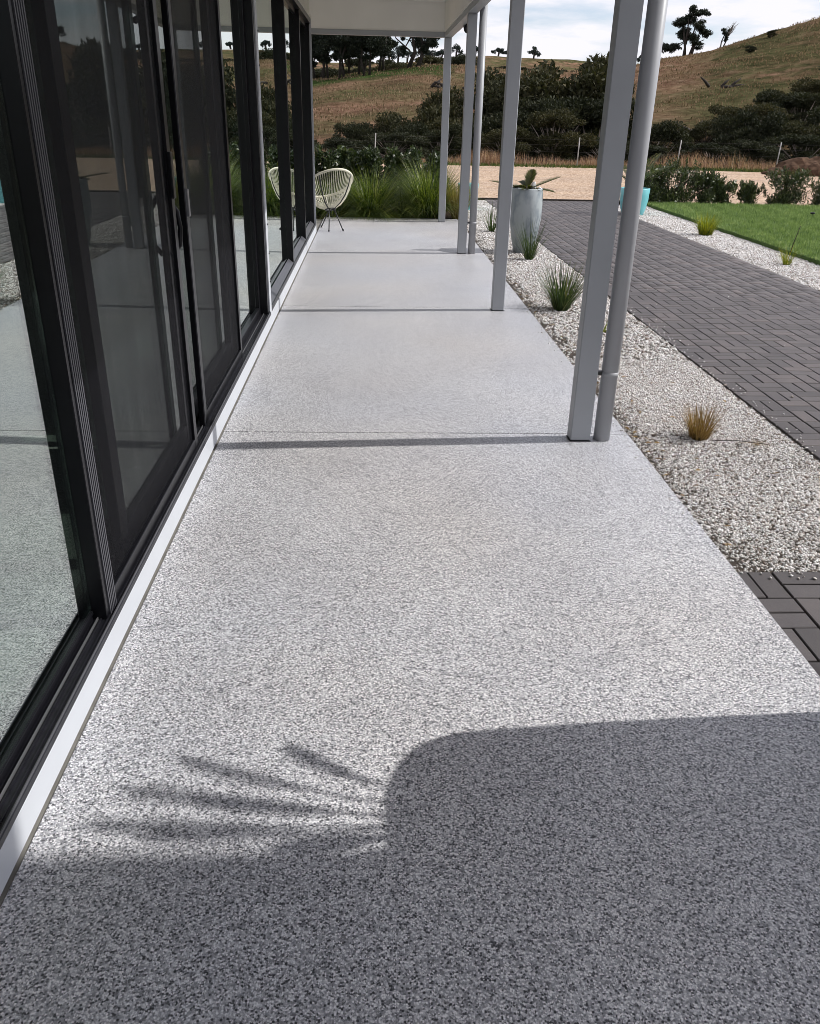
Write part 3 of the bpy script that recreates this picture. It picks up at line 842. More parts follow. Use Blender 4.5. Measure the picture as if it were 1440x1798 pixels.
# sloping inner sill
sb = MB(); sb.quad((-0.85, 6.93, 0.132), (-0.85, YE-.06, 0.132), (-0.905, YE-.06, 0.175), (-0.905, 6.93, 0.175))
hb(sb, 'sloping_sill', M['rib'], wf)
for ya, yb in ((6.90, 6.93), (9.22, 9.29), (11.05, 11.12), (YE-0.10, YE-0.037)):
    hb(MB().box(-0.975, -0.852, ya, yb, 0.131, HEAD-0.006, 0.002), 'mullion', M['black'], house)
for ya, yb in ((6.932, 9.218), (9.292, 11.048), (11.122, YE-0.102)):
    hb(MB().box(-0.918, -0.912, ya, yb, 0.165, HEAD-0.03), 'glass_pane', M['glass'], house)
    hb(MB().box(-0.935, -0.895, ya, yb, HEAD-0.05, HEAD-0.007), 'top_rail', M['black'], house)
# room behind
hb(MB().box(-5.2, -0.98, -3.8, YE-0.13, 0.02, 0.10), 'room_floor', M['carpet'], house)
hb(MB().box(-5.3, -5.2, -3.8, YE-0.13, 0.0, 2.8), 'room_wall', M['plaster'], house)
hb(MB().box(-5.3, -0.95, -3.9, -3.8, 0.0, 2.9), 'room_wall', M['plaster'], house)
hb(MB().box(-5.2, -1.05, 7.0, 7.1, 0.101, 2.75), 'room_wall', M['plaster'], house)
hb(MB().box(-5.3, -1.055, -3.9, YE-0.13, 2.76, 2.86), 'room_ceiling', M['plaster'], house)
def curtain(y0, y1, name='curtain'):
    n_ = int((y1-y0)/0.02); vs = []; 
    for i in range(n_+1):
        yy_ = y0+(y1-y0)*i/n_
        xx_ = -1.10 + 0.03*math.sin(i*0.62) + 0.012*math.sin(i*1.37+1)
        vs += [(xx_, yy_, 0.12), (xx_, yy_, 2.7)]
    q = [(2*i, 2*i+2, 2*i+3, 2*i+1) for i in range(n_)]
    me = np_mesh('curtain', vs, quads=q, smooth=True)
    o = link(name, me, M['curtain']); o.parent = house
    bpy.context.view_layer.update(); o.matrix_parent_inverse = house.matrix_world.inverted()
    so = o.modifiers.new('t', 'SOLIDIFY'); so.thickness = 0.002
curtain(3.1, 3.75); curtain(4.15, 5.35)

# ---- verandah roof -----------------------------------------------------
roof = empty('verandah_roof', (0.2, 5, 2.66), label='cream lined patio roof on grey posts', cat='roof')
BX0, BX1 = 1.085, 1.195
hb(MB().box(BX0, BX1, -1.0, 14.37, 2.66, 2.73, 0.002), 'side_beam', M['paint'], roof)
hb(MB().box(-5.4, BX1, 14.372, 14.475, 2.66, 2.73, 0.002), 'end_beam', M['paint'], roof)
# flat lining above deep cream faced beams
hb(MB().box(-0.843, BX0-0.012, -1.0, 14.36, 3.12, 3.14).box(-5.4, -0.8435, YE+0.001, 14.36, 3.12, 3.14), 'soffit_lining', M['soffit'], roof)
hb(MB().box(-5.4, BX1, 14.38, 14.45, 2.7305, 3.15, 0.001), 'end_infill', M['soffit'], roof)
hb(MB().box(BX0-0.010, BX0+0.05, -1.0, 14.379, 2.7305, 3.15, 0.001), 'side_infill', M['soffit'], roof)
# roof sheet and gutter
hb(MB().box(-5.6, 1.22, -1.1, 14.6, 3.45, 3.50), 'roof_sheet', M['roof'], roof)
hb(MB().box(1.20, 1.205, -1.1, 14.6, 2.72, 3.45), 'fascia', M['paint'], roof)
hb(MB().box(1.207, 1.31, -1.1, 14.6, 2.76, 2.765).box(1.306, 1.31, -1.1, 14.6, 2.766, 2.88), 'gutter', M['pipe'], roof)

# posts ------------------------------------------------------------------
PYS = (4.22, 7.545, 10.955, 14.385)
post_lab = ('nearest square grey post, beside the thick downpipe with its bracket', 'second grey square post from the camera, standing alone on the joint',
            'third grey square post, paired with the thin far downpipe', 'farthest grey post at the patio end beside the grass clump')
for i, yp in enumerate(PYS):
    root = empty('verandah_post', ((BX0+BX1)/2, yp+0.044, 0), label=post_lab[i], cat='post', group='square grey posts carrying the patio roof')
    hb(MB().box(BX0, BX1, yp, yp+0.088, 0.004, 2.6595, 0.005), 'post_shaft', M['paint'], root)
    hb(MB().box(BX0-0.004, BX1+0.004, yp-0.004, yp+0.092, 0.0005, 0.0035), 'base_seal', M['screw'], root)
pl = ('grey round downpipe strapped to the nearest post', 'thin grey round downpipe by the third post')
for i, yp in ((0, 4.26), (1, 11.0)):
    root = empty('downpipe', (1.268, yp, 0), label=pl[i], cat='downpipe', group='round grey downpipes on the outside of the posts')
    hb(MB().tube([(1.268, yp, 0.001), (1.268, yp, 2.76)], 0.0445, 28), 'pipe', M['pipe'], root)
    br = hb(MB().tube([(1.268, yp, 0.362), (1.268, yp, 0.386)], 0.0456, 28), 'bracket', M['pipe'], root)
    hb(MB().box(1.196, 1.235, yp-0.012, yp+0.012, 0.365, 0.387), 'bracket_arm', M['screw'], br)
lt = empty('beam_lamp', (1.21, 12.4, 2.66), label='small dark fitting under the roof edge between the last two posts', cat='light')
hb(MB().tube([(1.21, 12.4, 2.70), (1.21, 12.4, 2.655)], 0.02, 10), 'mount', M['black'], lt)
hb(MB().tube([(1.21, 12.5, 2.655), (1.215, 12.3, 2.60)], [0.03, 0.042], 12), 'lamp_head', M['black'], lt)

# unseen block added right of the viewer, sized to shade the foreground
shade_block = empty('unseen_shade_block', (6.0, 0.6, 0), label='unseen pale block added right of the viewer to shade the foreground', cat='shade block')
hb(MB().box(4.6, 7.4, -0.75, 1.72, -0.05, 4.9), 'wall', M['shade_block'], shade_block)
hb(MB().box(4.4, 7.6, -0.95, 1.86, 4.9, 5.0), 'roof', M['roof'], shade_block)
hb(MB().box(4.585, 4.599, 0.0, 0.9, 0.0, 2.1), 'door', M['white'], shade_block)  # invented door, like the roof only dressing the added shade block

# ---- pots and their plants -----------------------------------------------
def frond(mb_l, base, azd, length, rise, droop, leaflets=26, ll=0.16, lw=0.012, s0=0.12):
    """palm frond: leaflets (quads) into list + rachis points"""
    pts = []
    for i in range(11):
        s = i/10
        rr_ = length*(s*math.cos(rise) )
        z = length*(s*math.sin(rise) - droop*s*s)
        pts.append(Vector((base[0]+rr_*math.sin(azd), base[1]+rr_*math.cos(azd), base[2]+z)))
    side = Vector((math.cos(azd), -math.sin(azd), 0))
    for k in range(leaflets):
        s = s0 + (1-s0)*k/(leaflets-1)
        f = s*10; i0 = min(9, int(f)); q = pts[i0].lerp(pts[i0+1], f-i0)
        d = (pts[i0+1]-pts[i0]).normalized(); upv = side.cross(d)
        for sg in (-1, 1):
            L_ = ll*(1-abs(2*(s-s0)/(1-s0)-0.9)**2*0.8)*random.uniform(0.85, 1.1)
            dv = (side*sg*0.8 + d*0.75 + upv*0.35).normalized()
            tip = q + dv*L_ - Vector((0, 0, L_*0.12))
            wv_ = d*lw
            mb_l.append((q-wv_*0.5, q+wv_*0.5, q.lerp(tip, 0.6)+wv_*0.35, tip))
    return pts
def cycad(loc, specs, label, group=None, ll=0.16, lw=0.012, s0=0.12):
    root = empty('potted_cycad', loc, label=label, cat='cycad', group=group)
    stems = MB()
    for (azd, length, rise, droop) in specs:
        qs = []
        pts = frond(qs, (0, 0, 0.02), azd, length, rise, droop, ll=ll, lw=lw, s0=s0)
        v = np.array([[tuple(q) for q in quad] for quad in qs]).reshape(-1, 3)
        me = np_mesh('frond', v, quads=np.arange(len(v)).reshape(-1, 4), rnd=np.clip(rng.random(len(qs))*0.6+rng.random()*0.4, 0, 1))
        link('frond', me, M['palm'], root)
        stems.tube(pts, [0.007*(1-0.7*i/10) for i in range(11)], 5)
    stems.build('frond_stems', M['stem'], root)
    MB().blob((0, 0, 0.0), 0.06, 2, 0.12, (1, 1, 1.1), 3).build('trunk', M['bark'], root)
    return root
def pot(loc, h, r_top, r_mid, r_bot, mat, label, group=None, sq=2.0):
    root = empty('plant_pot', loc, label=label, cat='pot', group=group)
    prof = [(r_bot*0.96, 0), (r_bot, 0.01), (r_bot+(r_mid-r_bot)*0.55, h*0.25), (r_mid, h*0.55), (r_mid*1.01, h*0.75), (r_top, h*0.985), (r_top-0.004, h), (r_top-0.03, h), (r_top-0.035, h*0.95)]
    pm = MB().lathe(prof, 48)
    if sq > 2:      # rounded square plan
        for v in pm.bm.verts:
            rr_ = math.hypot(v.co.x, v.co.y)
            if rr_ > 1e-4:
                c_, s_ = abs(v.co.x/rr_), abs(v.co.y/rr_)
                k_ = (c_**sq + s_**sq)**(-1/sq)
                v.co.x *= k_; v.co.y *= k_
    pm.build('pot_shell', mat, root)
    MB().lathe([(0.001, h*0.94), (r_top-0.036, h*0.945)], 24, cap=False).build('potting_soil', M['soil'], root)
    return root
pot((1.985, 11.30, -0.022), 0.80, 0.20, 0.205, 0.125, M['potglaze'], 'tall blotchy grey egg shaped pot standing in the gravel behind the second post')
cy = cycad((1.985, 11.30, 0.74), [(R(78), 0.48, R(20), 0.02), (R(95), 0.36, R(6), 0.18), (R(-88), 0.52, R(14), 0.06), (R(20), 0.30, R(48), 0.1), (R(35), 0.28, R(62), 0.05), (R(-30), 0.22, R(35), 0.2), (R(-60), 0.24, R(18), 0.3), (R(160), 0.2, R(30), 0.3), (R(200), 0.22, R(20), 0.3), (R(-120), 0.2, R(25), 0.2), (R(130), 0.2, R(15), 0.3)],
      'small cycad with one long frond reaching right in the tall grey pot', ll=0.12, lw=0.02)
rk = MB().blob((0, 0, 0), 0.05, 2, 0.22, (0.7, 0.5, 1.25), 11).build('quartz_rock', M['rock'], loc=(2.045, 11.22, 0.80)); tag(rk, 'upright white quartz rock in the tall grey pot', 'rock')
rk = MB().blob((0, 0, 0), 0.026, 2, 0.22, (0.9, 0.7, 1.0), 12).build('quartz_rock', M['rock'], loc=(2.125, 11.20, 0.778)); tag(rk, 'smaller white rock at the right rim of the grey pot', 'rock')
pot((4.90, 16.35, -0.022), 0.47, 0.27, 0.26, 0.20, M['turq'], 'turquoise pot at the far corner of the lawn strip')
cycad((4.90, 16.35, 0.46), [(R(60), 0.9, R(52), 0.15), (R(95), 0.8, R(40), 0.2), (R(20), 0.8, R(60), 0.2), (R(-40), 0.75, R(45), 0.2), (R(-90), 0.7, R(35), 0.2), (R(150), 0.7, R(40), 0.2), (R(210), 0.7, R(35), 0.2)], 'yellow green cycad rising from the turquoise pot by the lawn', ll=0.2, lw=0.02)
pot((1.80, 16.7, -0.022), 0.47, 0.20, 0.19, 0.15, M['turq'], 'turquoise pot glimpsed between the third post and its downpipe')
pot((1.80, 1.62, -0.012), 1.25, 0.355, 0.355, 0.33, M['potglaze'], 'big grey pot at the right casting the rounded foreground shadow', sq=2.7)
cycad((1.80, 1.62, 1.22), [(R(-33), 0.706, R(55), 0.32), (R(-53), 0.872, R(55), 0.30), (R(-73), 0.92, R(48), 0.31), (R(-89), 0.82, R(48), 0.32), (R(-97), 0.50, R(40), 0.23), (R(-82), 0.95, R(60), 0.28),
       (R(-64), 0.70, R(62), 0.2), (R(-110), 0.9, R(50), 0.3), (R(140), 0.8, R(40), 0.3), (R(175), 0.8, R(35), 0.3), (R(-140), 0.8, R(45), 0.3)],
      'cycad in the big pot at the right throwing frond shadows on the patio', ll=0.068, lw=0.011, s0=0.5)

# ---- Chair ---------------------------------------------------------------
ch = empty('string_chair', (-0.66, 13.15, 0), R(28), label='round cream string chair on thin black legs at the end of the patio', cat='chair')
def hoop(a):   # faces +Y locally before rotation: back at -Y, front at +Y
    x_ = 0.39*math.sin(a)
    u = math.cos(a)               # +1 back, -1 front
    yb = -0.40*u
    z = 0.63 + 0.215*u + 0.02*u*u
    x_ *= (0.94 + 0.02*u)
    return Vector((x_, yb*0.86 + 0.02, z))
def inner(a):
    return Vector((0.075*math.sin(a), -0.06 - 0.05*math.cos(a), 0.30 + 0.02*math.cos(a)))
NS = 72
mb = MB()
pts = [hoop(2*math.pi*i/60) for i in range(61)]
mb.tube(pts, 0.017, 8, caps=False); mb.build('rim', M['cream_cord'], ch)
mb = MB()
for i in range(NS):
    a = 2*math.pi*i/NS
    h0, h1 = hoop(a), inner(a)
    mid = h0.lerp(h1, 0.5) + Vector((0, 0, -0.085)) + (h0-Vector((0, 0.0, h0.z)))*0.20
    q = []
    for s in (0, 0.25, 0.5, 0.75, 1):
        q.append((h0*(1-s)**2 + mid*2*s*(1-s) + h1*s*s))
    mb.tube(q, 0.0042, 4, caps=False)
mb.build('cords', M['cream_cord'], ch)
mb = MB(); mb.tube([inner(2*math.pi*i/20) for i in range(21)], 0.012, 6, caps=False); mb.build('centre_ring', M['steel'], ch)
for sgn in (-1, 1):
    mb = MB(); q = []
    for s in (0, .25, .5, .75, 1):
        h0, h1 = hoop(sgn*0.75), inner(sgn*0.75); mid = h0.lerp(h1, 0.5) + Vector((0, 0, -0.10)) + (h0-Vector((0, 0.0, h0.z)))*0.23
        q.append(h0*(1-s)**2 + mid*2*s*(1-s) + h1*s*s)
    mb.tube(q, 0.009, 6); mb.build('frame_tube', M['steel'], ch)
for (a, rr_) in ((R(28), 0.25), (R(-28), 0.25), (R(180), 0.30)):
    top = inner(a)
    foot = Vector((math.sin(a)*rr_, -math.cos(a)*rr_-0.02, 0.006))
    lg = MB().tube([top, foot], 0.0085, 8).build('leg', M['steel'], ch)
    MB().tube([foot, foot+Vector((0, 0, 0.025))], 0.012, 8).build('foot_cap', M['black'], lg)

# ---- grasses by the patio --------------------------------------------------
tussock('bronze_grass', (1.845, 4.33, -0.02), 420, 0.05, 0.235, 0.55, 0.0013, 21, M['brblade'], 'small bronze brown grass tuft in the near gravel', 'grass tuft', segs=4, droop=0.35)
tussock('strappy_grass', (1.76, 7.72, -0.02), 300, 0.07, 0.50, 0.62, 0.0035, 22, M['dkblade'], 'dense dark green tuft in gravel left of the nearest post', 'grass tuft', droop=0.35)
tussock('wispy_grass', (1.965, 10.68, -0.02), 150, 0.05, 0.56, 0.60, 0.0028, 23, M['dkblade'], 'wispy green tuft in front of the tall grey pot', 'grass tuft', droop=0.25)
tussock('spiky_grass', (1.84, 13.4, -0.02), 60, 0.05, 0.48, 0.62, 0.0045, 24, M['dkblade'], 'sparse spiky plant left of the second post', 'grass tuft', droop=0.2)
tussock('yellow_grass', (5.22, 13.40, -0.02), 380, 0.09, 0.36, 0.55, 0.0035, 25, M['yblade'], 'round yellow green tuft at the lawn edge', 'grass tuft', droop=0.3)
pr = tussock('sparse_grass', (5.24, 10.60, -0.02), 90, 0.04, 0.30, 0.8, 0.003, 26, M['yblade'], 'thin grass with a tall dark spike at the lawn edge', 'grass tuft', droop=0.5)
MB().tube([(0, 0, 0), (0.03, 0, 0.25), (0.075, 0, 0.47)], [0.006, 0.006, 0.004], 6).build('flower_spike', M['bark'], pr)
tussock('sprig', (1.94, 6.85, -0.02), 40, 0.03, 0.16, 0.7, 0.003, 27, M['yblade'], 'tiny green sprig seen between post and downpipe', 'grass tuft')
# dead stalk lying beside the bronze tuft
v, q, t_, rn = blade_arrays(60, 0.015, 0.12, 1.3, 0.0015, 31, 3, 0.9)
st = empty('fallen_stalk', (1.90, 4.27, -0.012), label='dry seed stalk lying on the gravel right of the bronze tuft', cat='dry stalk')
MB().tube([(0, 0, 0), (0.12, -0.02, 0.012), (0.30, -0.06, 0.004)], 0.0018, 5).build('stalk', M['bark'], st)
so = link('seed_head', np_mesh('seed_head', v, q, t_, rn), M['brblade'], st, loc=(0.24, -0.045, 0.0), scale=(0.8, 0.5, 0.25))
# big lush clumps behind the slab
clumps = ((-0.62, 15.35, 0.72, 700, 'low grass clump behind the cream chair', 1.0), (-0.02, 15.3, 0.84, 2400, 'large arching bright green grass clump right of the chair', 1.0),
          (0.48, 15.45, 0.52, 800, 'lower dark green grass clump between the two tall ones', 0.9), (0.98, 15.35, 0.92, 2400, 'tall upright green grass clump left of the last post', 0.8))
for i, (x, y_, h_, n_, lab, le) in enumerate(clumps):
    tussock('clumping_grass', (x, y_, -0.02), n_, 0.22, h_*1.32, 1.0*le, 0.0036, 40+i, M['lush'], lab, 'grass clump', 'lush grass clumps behind the patio end', segs=6, droop=0.95)
tussock('golden_grass', (1.47, 15.1, -0.02), 700, 0.10, 0.72, 0.42, 0.003, 50, M['goldblade'], 'golden dry grass clump right of the last post', 'grass clump', droop=0.4)
for i in range(9):
    x = -5.2 + i*0.52
    if x > -1.0: break
    tussock('clumping_grass', (x, 15.4, -0.02), 420, 0.18, 0.75, 0.85, 0.0055, 60+i, M['lush'], 'green grass clump behind the wall corner, seen only mirrored', 'grass clump', 'grass clumps round the house corner', segs=4, droop=0.6)

# ---- hedge with white flowers behind ------------------------------------
def flowers(parent, pts, size, seed):
    g_ = np.random.default_rng(seed)
    vs = []
    for c in pts:
        for k in range(6):
            a = g_.uniform(0, 6.28); tl = g_.uniform(-0.6, 0.9)
            d = np.array([math.cos(a)*math.cos(tl), math.sin(a)*math.cos(tl), math.sin(tl)])
            s_ = np.cross(d, g_.normal(size=3)); s_ /= np.linalg.norm(s_)
            r_ = size*g_.uniform(0.7, 1.1)
            vs += [c, c+d*r_*0.6+s_*r_*0.45, c+d*r_, c+d*r_*0.6-s_*r_*0.45]
    me = np_mesh('flowers', np.array(vs), quads=np.arange(len(vs)).reshape(-1, 4), rnd=g_.random(len(vs)//4))
    return tag(link('flowers', me, M['petal'], parent), kind='stuff')
def bush(name, loc, w_, d_, h_, n_, ll, lw, seed, mat, label, cat, group=None, fl=0, up=0.3, nb=12, stemr=0.012):
    g_ = np.random.default_rng(seed)
    blobs = []
    for k in range(nb):
        a = g_.uniform(0, 6.28); rr_ = g_.random()**0.6*0.62
        zc = g_.uniform(0.12, 0.78)
        s_ = g_.uniform(0.2, 0.36)
        blobs.append((math.cos(a)*rr_*w_/2, math.sin(a)*rr_*d_/2, zc*h_, s_*w_*0.62, s_*d_*0.62, s_*h_*0.75))
    if up > 0.5:
        for k in range(16):
            a = g_.uniform(0, 6.28); rr_ = g_.random()**0.5*0.5
            blobs.append((math.cos(a)*rr_*w_, math.sin(a)*rr_*d_, h_*g_.uniform(0.62, 0.92)*(1-0.25*rr_), 0.045, 0.045, h_*g_.uniform(0.12, 0.22)))
    v, q, rn = leaf_cloud(n_, blobs, ll, lw, seed, up=up)
    v[:, 2] = np.maximum(v[:, 2], 0.01)
    root = empty(name, loc, label=label, cat=cat, group=group)
    link('foliage', np_mesh('foliage', v, quads=q, rnd=rn), mat, root)
    sg = []
    for b_ in blobs:
        sg.append(([(0.02*g_.normal(), 0.02*g_.normal(), 0), (b_[0]*0.5, b_[1]*0.5, b_[2]*0.55), (b_[0], b_[1], b_[2]+b_[5]*0.6)], [stemr, stemr*0.7, stemr*0.3]))
    stem_mb(sg).build('stems', M['bark'], root)
    if fl:
        B = np.array(blobs); idx = g_.integers(0, nb, fl)
        dd = g_.normal(size=(fl, 3)); dd /= np.linalg.norm(dd, axis=1)[:, None]; dd[:, 1] = -np.abs(dd[:, 1])
        flowers(root, B[idx, :3]+dd*B[idx, 3:]*1.0, 0.035, seed+1)
    return root
hl = ('leftmost flowering hedge shrub above the chair', 'second flowering hedge shrub behind the tall grass clump', 'middle flowering hedge shrub behind the grasses',
      'fourth flowering hedge shrub behind the upright clump', 'last flowering hedge shrub near the farthest post')
hl = hl + ('right end shrub of the flowering hedge, partly behind the farthest post',)
for i in range(6):
    bush('hedge_shrub', (-1.0+0.46*i, 17.2+0.1*(i % 2), -0.02), 1.0, 0.8, 1.12+0.04*math.sin(i*2.1), 5600, 0.075, 0.034, 100+i, M['hedge'], hl[i], 'hedge shrub', 'glossy hedge with white flowers behind the patio', fl=14, up=0.2)
for i in range(9):
    bush('hedge_shrub', (-1.5-0.5*i, 17.2, -0.02), 0.85, 0.8, 1.1, 1500, 0.09, 0.04, 120+i, M['hedge'], 'hedge shrub hidden behind the house corner, seen mirrored', 'hedge shrub', 'hedge shrubs round the house corner', fl=10, up=0.2)
# flowering bushes along the lawn
ob = ((5.72, 18.35, 1.1, 0.92, 'tall flowering bush nearest the turquoise pot', 30), (6.30, 18.45, 1.0, 0.92, 'full round white flowered bush, second in the lawn row', 26),
      (6.95, 18.4, 0.78, 0.74, 'medium flowering bush third along the far lawn edge', 16), (7.42, 18.4, 0.62, 0.52, 'low bush with few flowers, fourth along the lawn edge', 8), (7.98, 18.45, 0.52, 0.50, 'small narrow bush, fifth in the row', 1),
      (8.86, 18.5, 0.82, 0.78, 'leggy open bush with a tall shoot near the right edge', 4), (9.75, 18.5, 0.8, 0.72, 'rightmost flowering bush cut by the picture edge', 6),
      (10.7, 18.5, 0.8, 0.75, 'bush outside the right edge, seen only mirrored', 6))
for i, (x, y_, w_, h_, lab, fl) in enumerate(ob):
    bush('flowering_bush', (x, y_, -0.03), w_*1.28, w_*0.9, h_*1.06, int(5200*w_), 0.07, 0.02, 140+i, M['oleander'], lab, 'bush', 'flowering bushes along the far lawn edge', fl=fl, up=0.9, nb=14, stemr=0.008)
# small lawn spike light
sp = empty('lawn_light', (8.15, 15.9, 0.03), label='tiny dark lamp standing in the lawn at the right', cat='garden light')
MB().tube([(0, 0, 0), (0, 0, 0.06)], 0.006, 6).build('spike', M['black'], sp)
MB().blob((0, 0, 0.075), 0.04, 2, 0.0, (1.2, 1, 0.55), 1).build('lamp_head', M['black'], sp)

# ---- fence ---------------------------------------------------------------
fence = empty('wire_fence', (0, 31.9, 0), label='wire fence on thin pale steel posts along the scrub', cat='fence')
fxs = [-11+3.65*k for k in range(14)]
fxs = [0.05+3.65*k for k in range(-5, 10)]
for k, x in enumerate(fxs):
    yy_ = 31.95 + 0.1*math.sin(k)
    lean = 0.03*math.sin(k*1.7)+0.02
    MB().tube([(x, yy_-31.9, -0.1), (x+lean, yy_-31.9, 0.98)], 0.02, 6).build('fence_post', M['fencesteel'], fence)
for z in (0.25, 0.5, 0.72, 0.9):
    MB().tube([(x+0.02, 0.03+0.1*math.sin(k), z) for k, x in enumerate(fxs)], 0.0018, 4).build('fence_wire', M['wire'], fence)

# ---- verge and dry grass ---------------------------------------------------
def strip_blades(name, n, x0, x1, y0, y1, h, wdt, mat, label, seed, thin=None, hz=0.0, hfun=None):
    g_ = np.random.default_rng(seed)
    x = g_.uniform(x0, x1, n); y_ = g_.uniform(y0, y1, n)
    if thin is not None:
        keep = g_.random(n) < thin(x, y_); x, y_ = x[keep], y_[keep]; n = len(x)
    th = g_.uniform(0, 6.28, n); hh = h*g_.uniform(0.4, 1.1, n)
    if hfun is not None: hh = hh*hfun(x, y_)
    ww = wdt*g_.uniform(0.6, 1.3, n)
    base = np.stack([x, y_, Hgt(x, y_)+hz-0.02], -1)
    d = np.stack([np.cos(th)*ww, np.sin(th)*ww, np.zeros(n)], -1)
    ln = np.stack([g_.normal(0, .22, n)*hh, g_.normal(0, .22, n)*hh, hh], -1)
    mid_ = base + ln*0.55*np.array([0.7, 0.7, 1.0])
    v = np.stack([base-d, base+d, mid_+d*0.7, mid_-d*0.7, base+ln], 1)
    off = (np.arange(n)*5)[:, None]
    rn = g_.random(n)
    me = np_mesh(name, v.reshape(-1, 3), quads=off+np.array([0, 1, 2, 3]), tris=off+np.array([3, 2, 4]), rnd=np.concatenate([rn, rn]))
    o = link(name, me, mat)
    return tag(o, label=label, cat='grass', kind='stuff')
strip_blades('verge_grass', 14000, -8, 26, 31.45, 33.2, 0.13, 0.016, M['verge'], 'low green grass verge at the edge of the gravel drive', 71, hz=0.08)
strip_blades('dry_grass', 26000, -8, 26, 32.3, 34.2, 0.62, 0.008, M['dryblade'], 'dry pinkish grass tufts along the fence', 72,
             thin=lambda x, y_: np.clip(0.45+0.6*vnoise(x, y_, 0.9, 11), 0.04, 1), hz=0.05,
             hfun=lambda x, y_: np.clip(0.62+0.55*vnoise(x, y_*0.3, 1.1, 12), 0.3, 1.5))
strip_blades('hillside_grass', 110000, -22, 75, 56, 146, 0.26, 0.05, M['hilltuft'], 'rough dry grass covering the hillside', 73,
             thin=lambda x, y_: np.clip(0.4+0.6*vnoise(x, y_, 0.2, 14), 0.05, 1)*((x/y_) > -.2)*((x/y_) < 0.75), hz=0.0)

# dirt pile
dp = MB()
for i, (x, y_, rr_, s_) in enumerate(((0, 0, 0.75, 0.85), (0.9, 0.2, 0.85, 0.8), (-0.75, -0.1, 0.5, 0.55), (1.9, 0.3, 0.7, 0.7), (0.4, -0.4, 0.5, 0.9), (-1.1, -0.2, 0.25, 0.6), (1.4, -0.5, 0.4, 0.6))):
    dp.blob((x, y_, 0.0), rr_, 3, 0.10, (1.1, 0.9, s_*0.9), 200+i)
o = dp.build('dirt_pile', M['dirt'], loc=(14.75, 30.4, -0.02)); tag(o, 'heap of brown soil on the driveway at the right edge', 'dirt pile')

# ---- creek scrub -------------------------------------------------------------
def scrub_proto(seed, n_=15000, leaf=(0.17, 0.075)):
    g_ = np.random.default_rng(seed)
    blobs = []
    for k in range(36):
        a = g_.uniform(0, 6.28); rr_ = g_.random()**0.5
        z = g_.uniform(0.18, 0.86)
        rr_ *= 0.60*(1.1-abs(z-0.45))
        s_ = g_.uniform(0.07, 0.20)
        blobs.append((math.cos(a)*rr_*4, math.sin(a)*rr_*3, z*4, s_*4*1.15, s_*4, s_*4*0.8))
    v, q, rn = leaf_cloud(n_, blobs, leaf[0], leaf[1], seed, up=0.5, shell=0.4)
    v[:, 2] = np.maximum(v[:, 2], 0.02)
    lf = np_mesh('scrub_foliage', v/4.0, quads=q, rnd=rn); lf.materials.append(M['scrub'])
    mb = MB()
    for b_ in blobs:
        mb.tube([(g_.normal()*0.03, g_.normal()*0.03, -0.02), (b_[0]*0.11, b_[1]*0.11, b_[2]*0.13), (b_[0]/4, b_[1]/4, b_[2]/4)], [0.012, 0.009, 0.004], 5)
    me = bpy.data.meshes.new('scrub_limbs'); mb.bm.to_mesh(me); mb.bm.free(); me.materials.append(M['deadwood'])
    return lf, me
protos = [scrub_proto(300+i) for i in range(6)]
ST = [-.3, -.12, -.06, .0216, .052, .125, .179, .21, .245, .28, .31, .373, .42, .464, .49, .6, .8, 1.1]
SE = [-.005, -.01, -.009, .008, .023, .045, .061, .064, .058, .035, .012, .013, .027, .032, .034, .02, .02, .02]
g_ = np.random.default_rng(5)
zones = ((-.011, 'low olive scrub beyond the hedge', 'low scrub behind the hedge'),
         (.10, 'dark scrub shrub near the far posts', 'scrub left of the far posts'),
         (.26, 'dense scrub shrub behind the grey pot', 'tall scrub bank behind the grey pot'),
         (.40, 'dark scrub shrub below the right hillside', 'scrub under the right hillside'),
         (9, 'dark scrub shrub behind the dirt pile', 'scrub behind the dirt pile'))
rowname = {37.0: 'low front row', 41.5: 'middle row', 46.5: 'tall back row', 53.0: 'rear fringe'}
for (Yr, frac, step) in ((37.0, 0.48, 2.1), (41.5, 0.74, 2.3), (46.5, 0.97, 2.5), (53.0, 0.9, 3.2)):
    x = -0.14*Yr
    while x < 0.95*Yr:
        xx_ = x + g_.uniform(-0.5, 0.5); yy_ = Yr + g_.uniform(-1.4, 1.4)
        t_ = xx_/yy_
        top = 1.6 + np.interp(t_, ST, SE)*yy_
        gz = ground_z(xx_, yy_)
        h_ = (top-gz)*(frac + (g_.uniform(-0.07, 0.08) if Yr == 46.5 else g_.uniform(-0.16, 0.10)))
        if Yr > 50: h_ = min(h_, 3.2)*g_.uniform(0.6, 0.9)
        h_ = max(h_, 1.1)
        if t_ > 0.3 and Yr > 38 and g_.random() < 0.2:
            x += step; continue
        z_ = next(zn for zn in zones if t_ < zn[0])
        pi = int(g_.integers(0, 6))
        root = empty('scrub_shrub', (xx_, yy_, gz), g_.uniform(0, 6.28), label=z_[1]+', '+rowname[Yr], cat='shrub', group=z_[2]+', '+rowname[Yr])
        wd = max(h_*1.0, 2.5)*g_.uniform(0.85, 1.15)
        root.scale = (wd, wd, h_)
        for nm, me_ in zip(('foliage', 'limbs'), protos[pi]):
            o = bpy.data.objects.new(nm, me_); COL.objects.link(o); o.parent = root
        x += step*g_.uniform(0.8, 1.25)
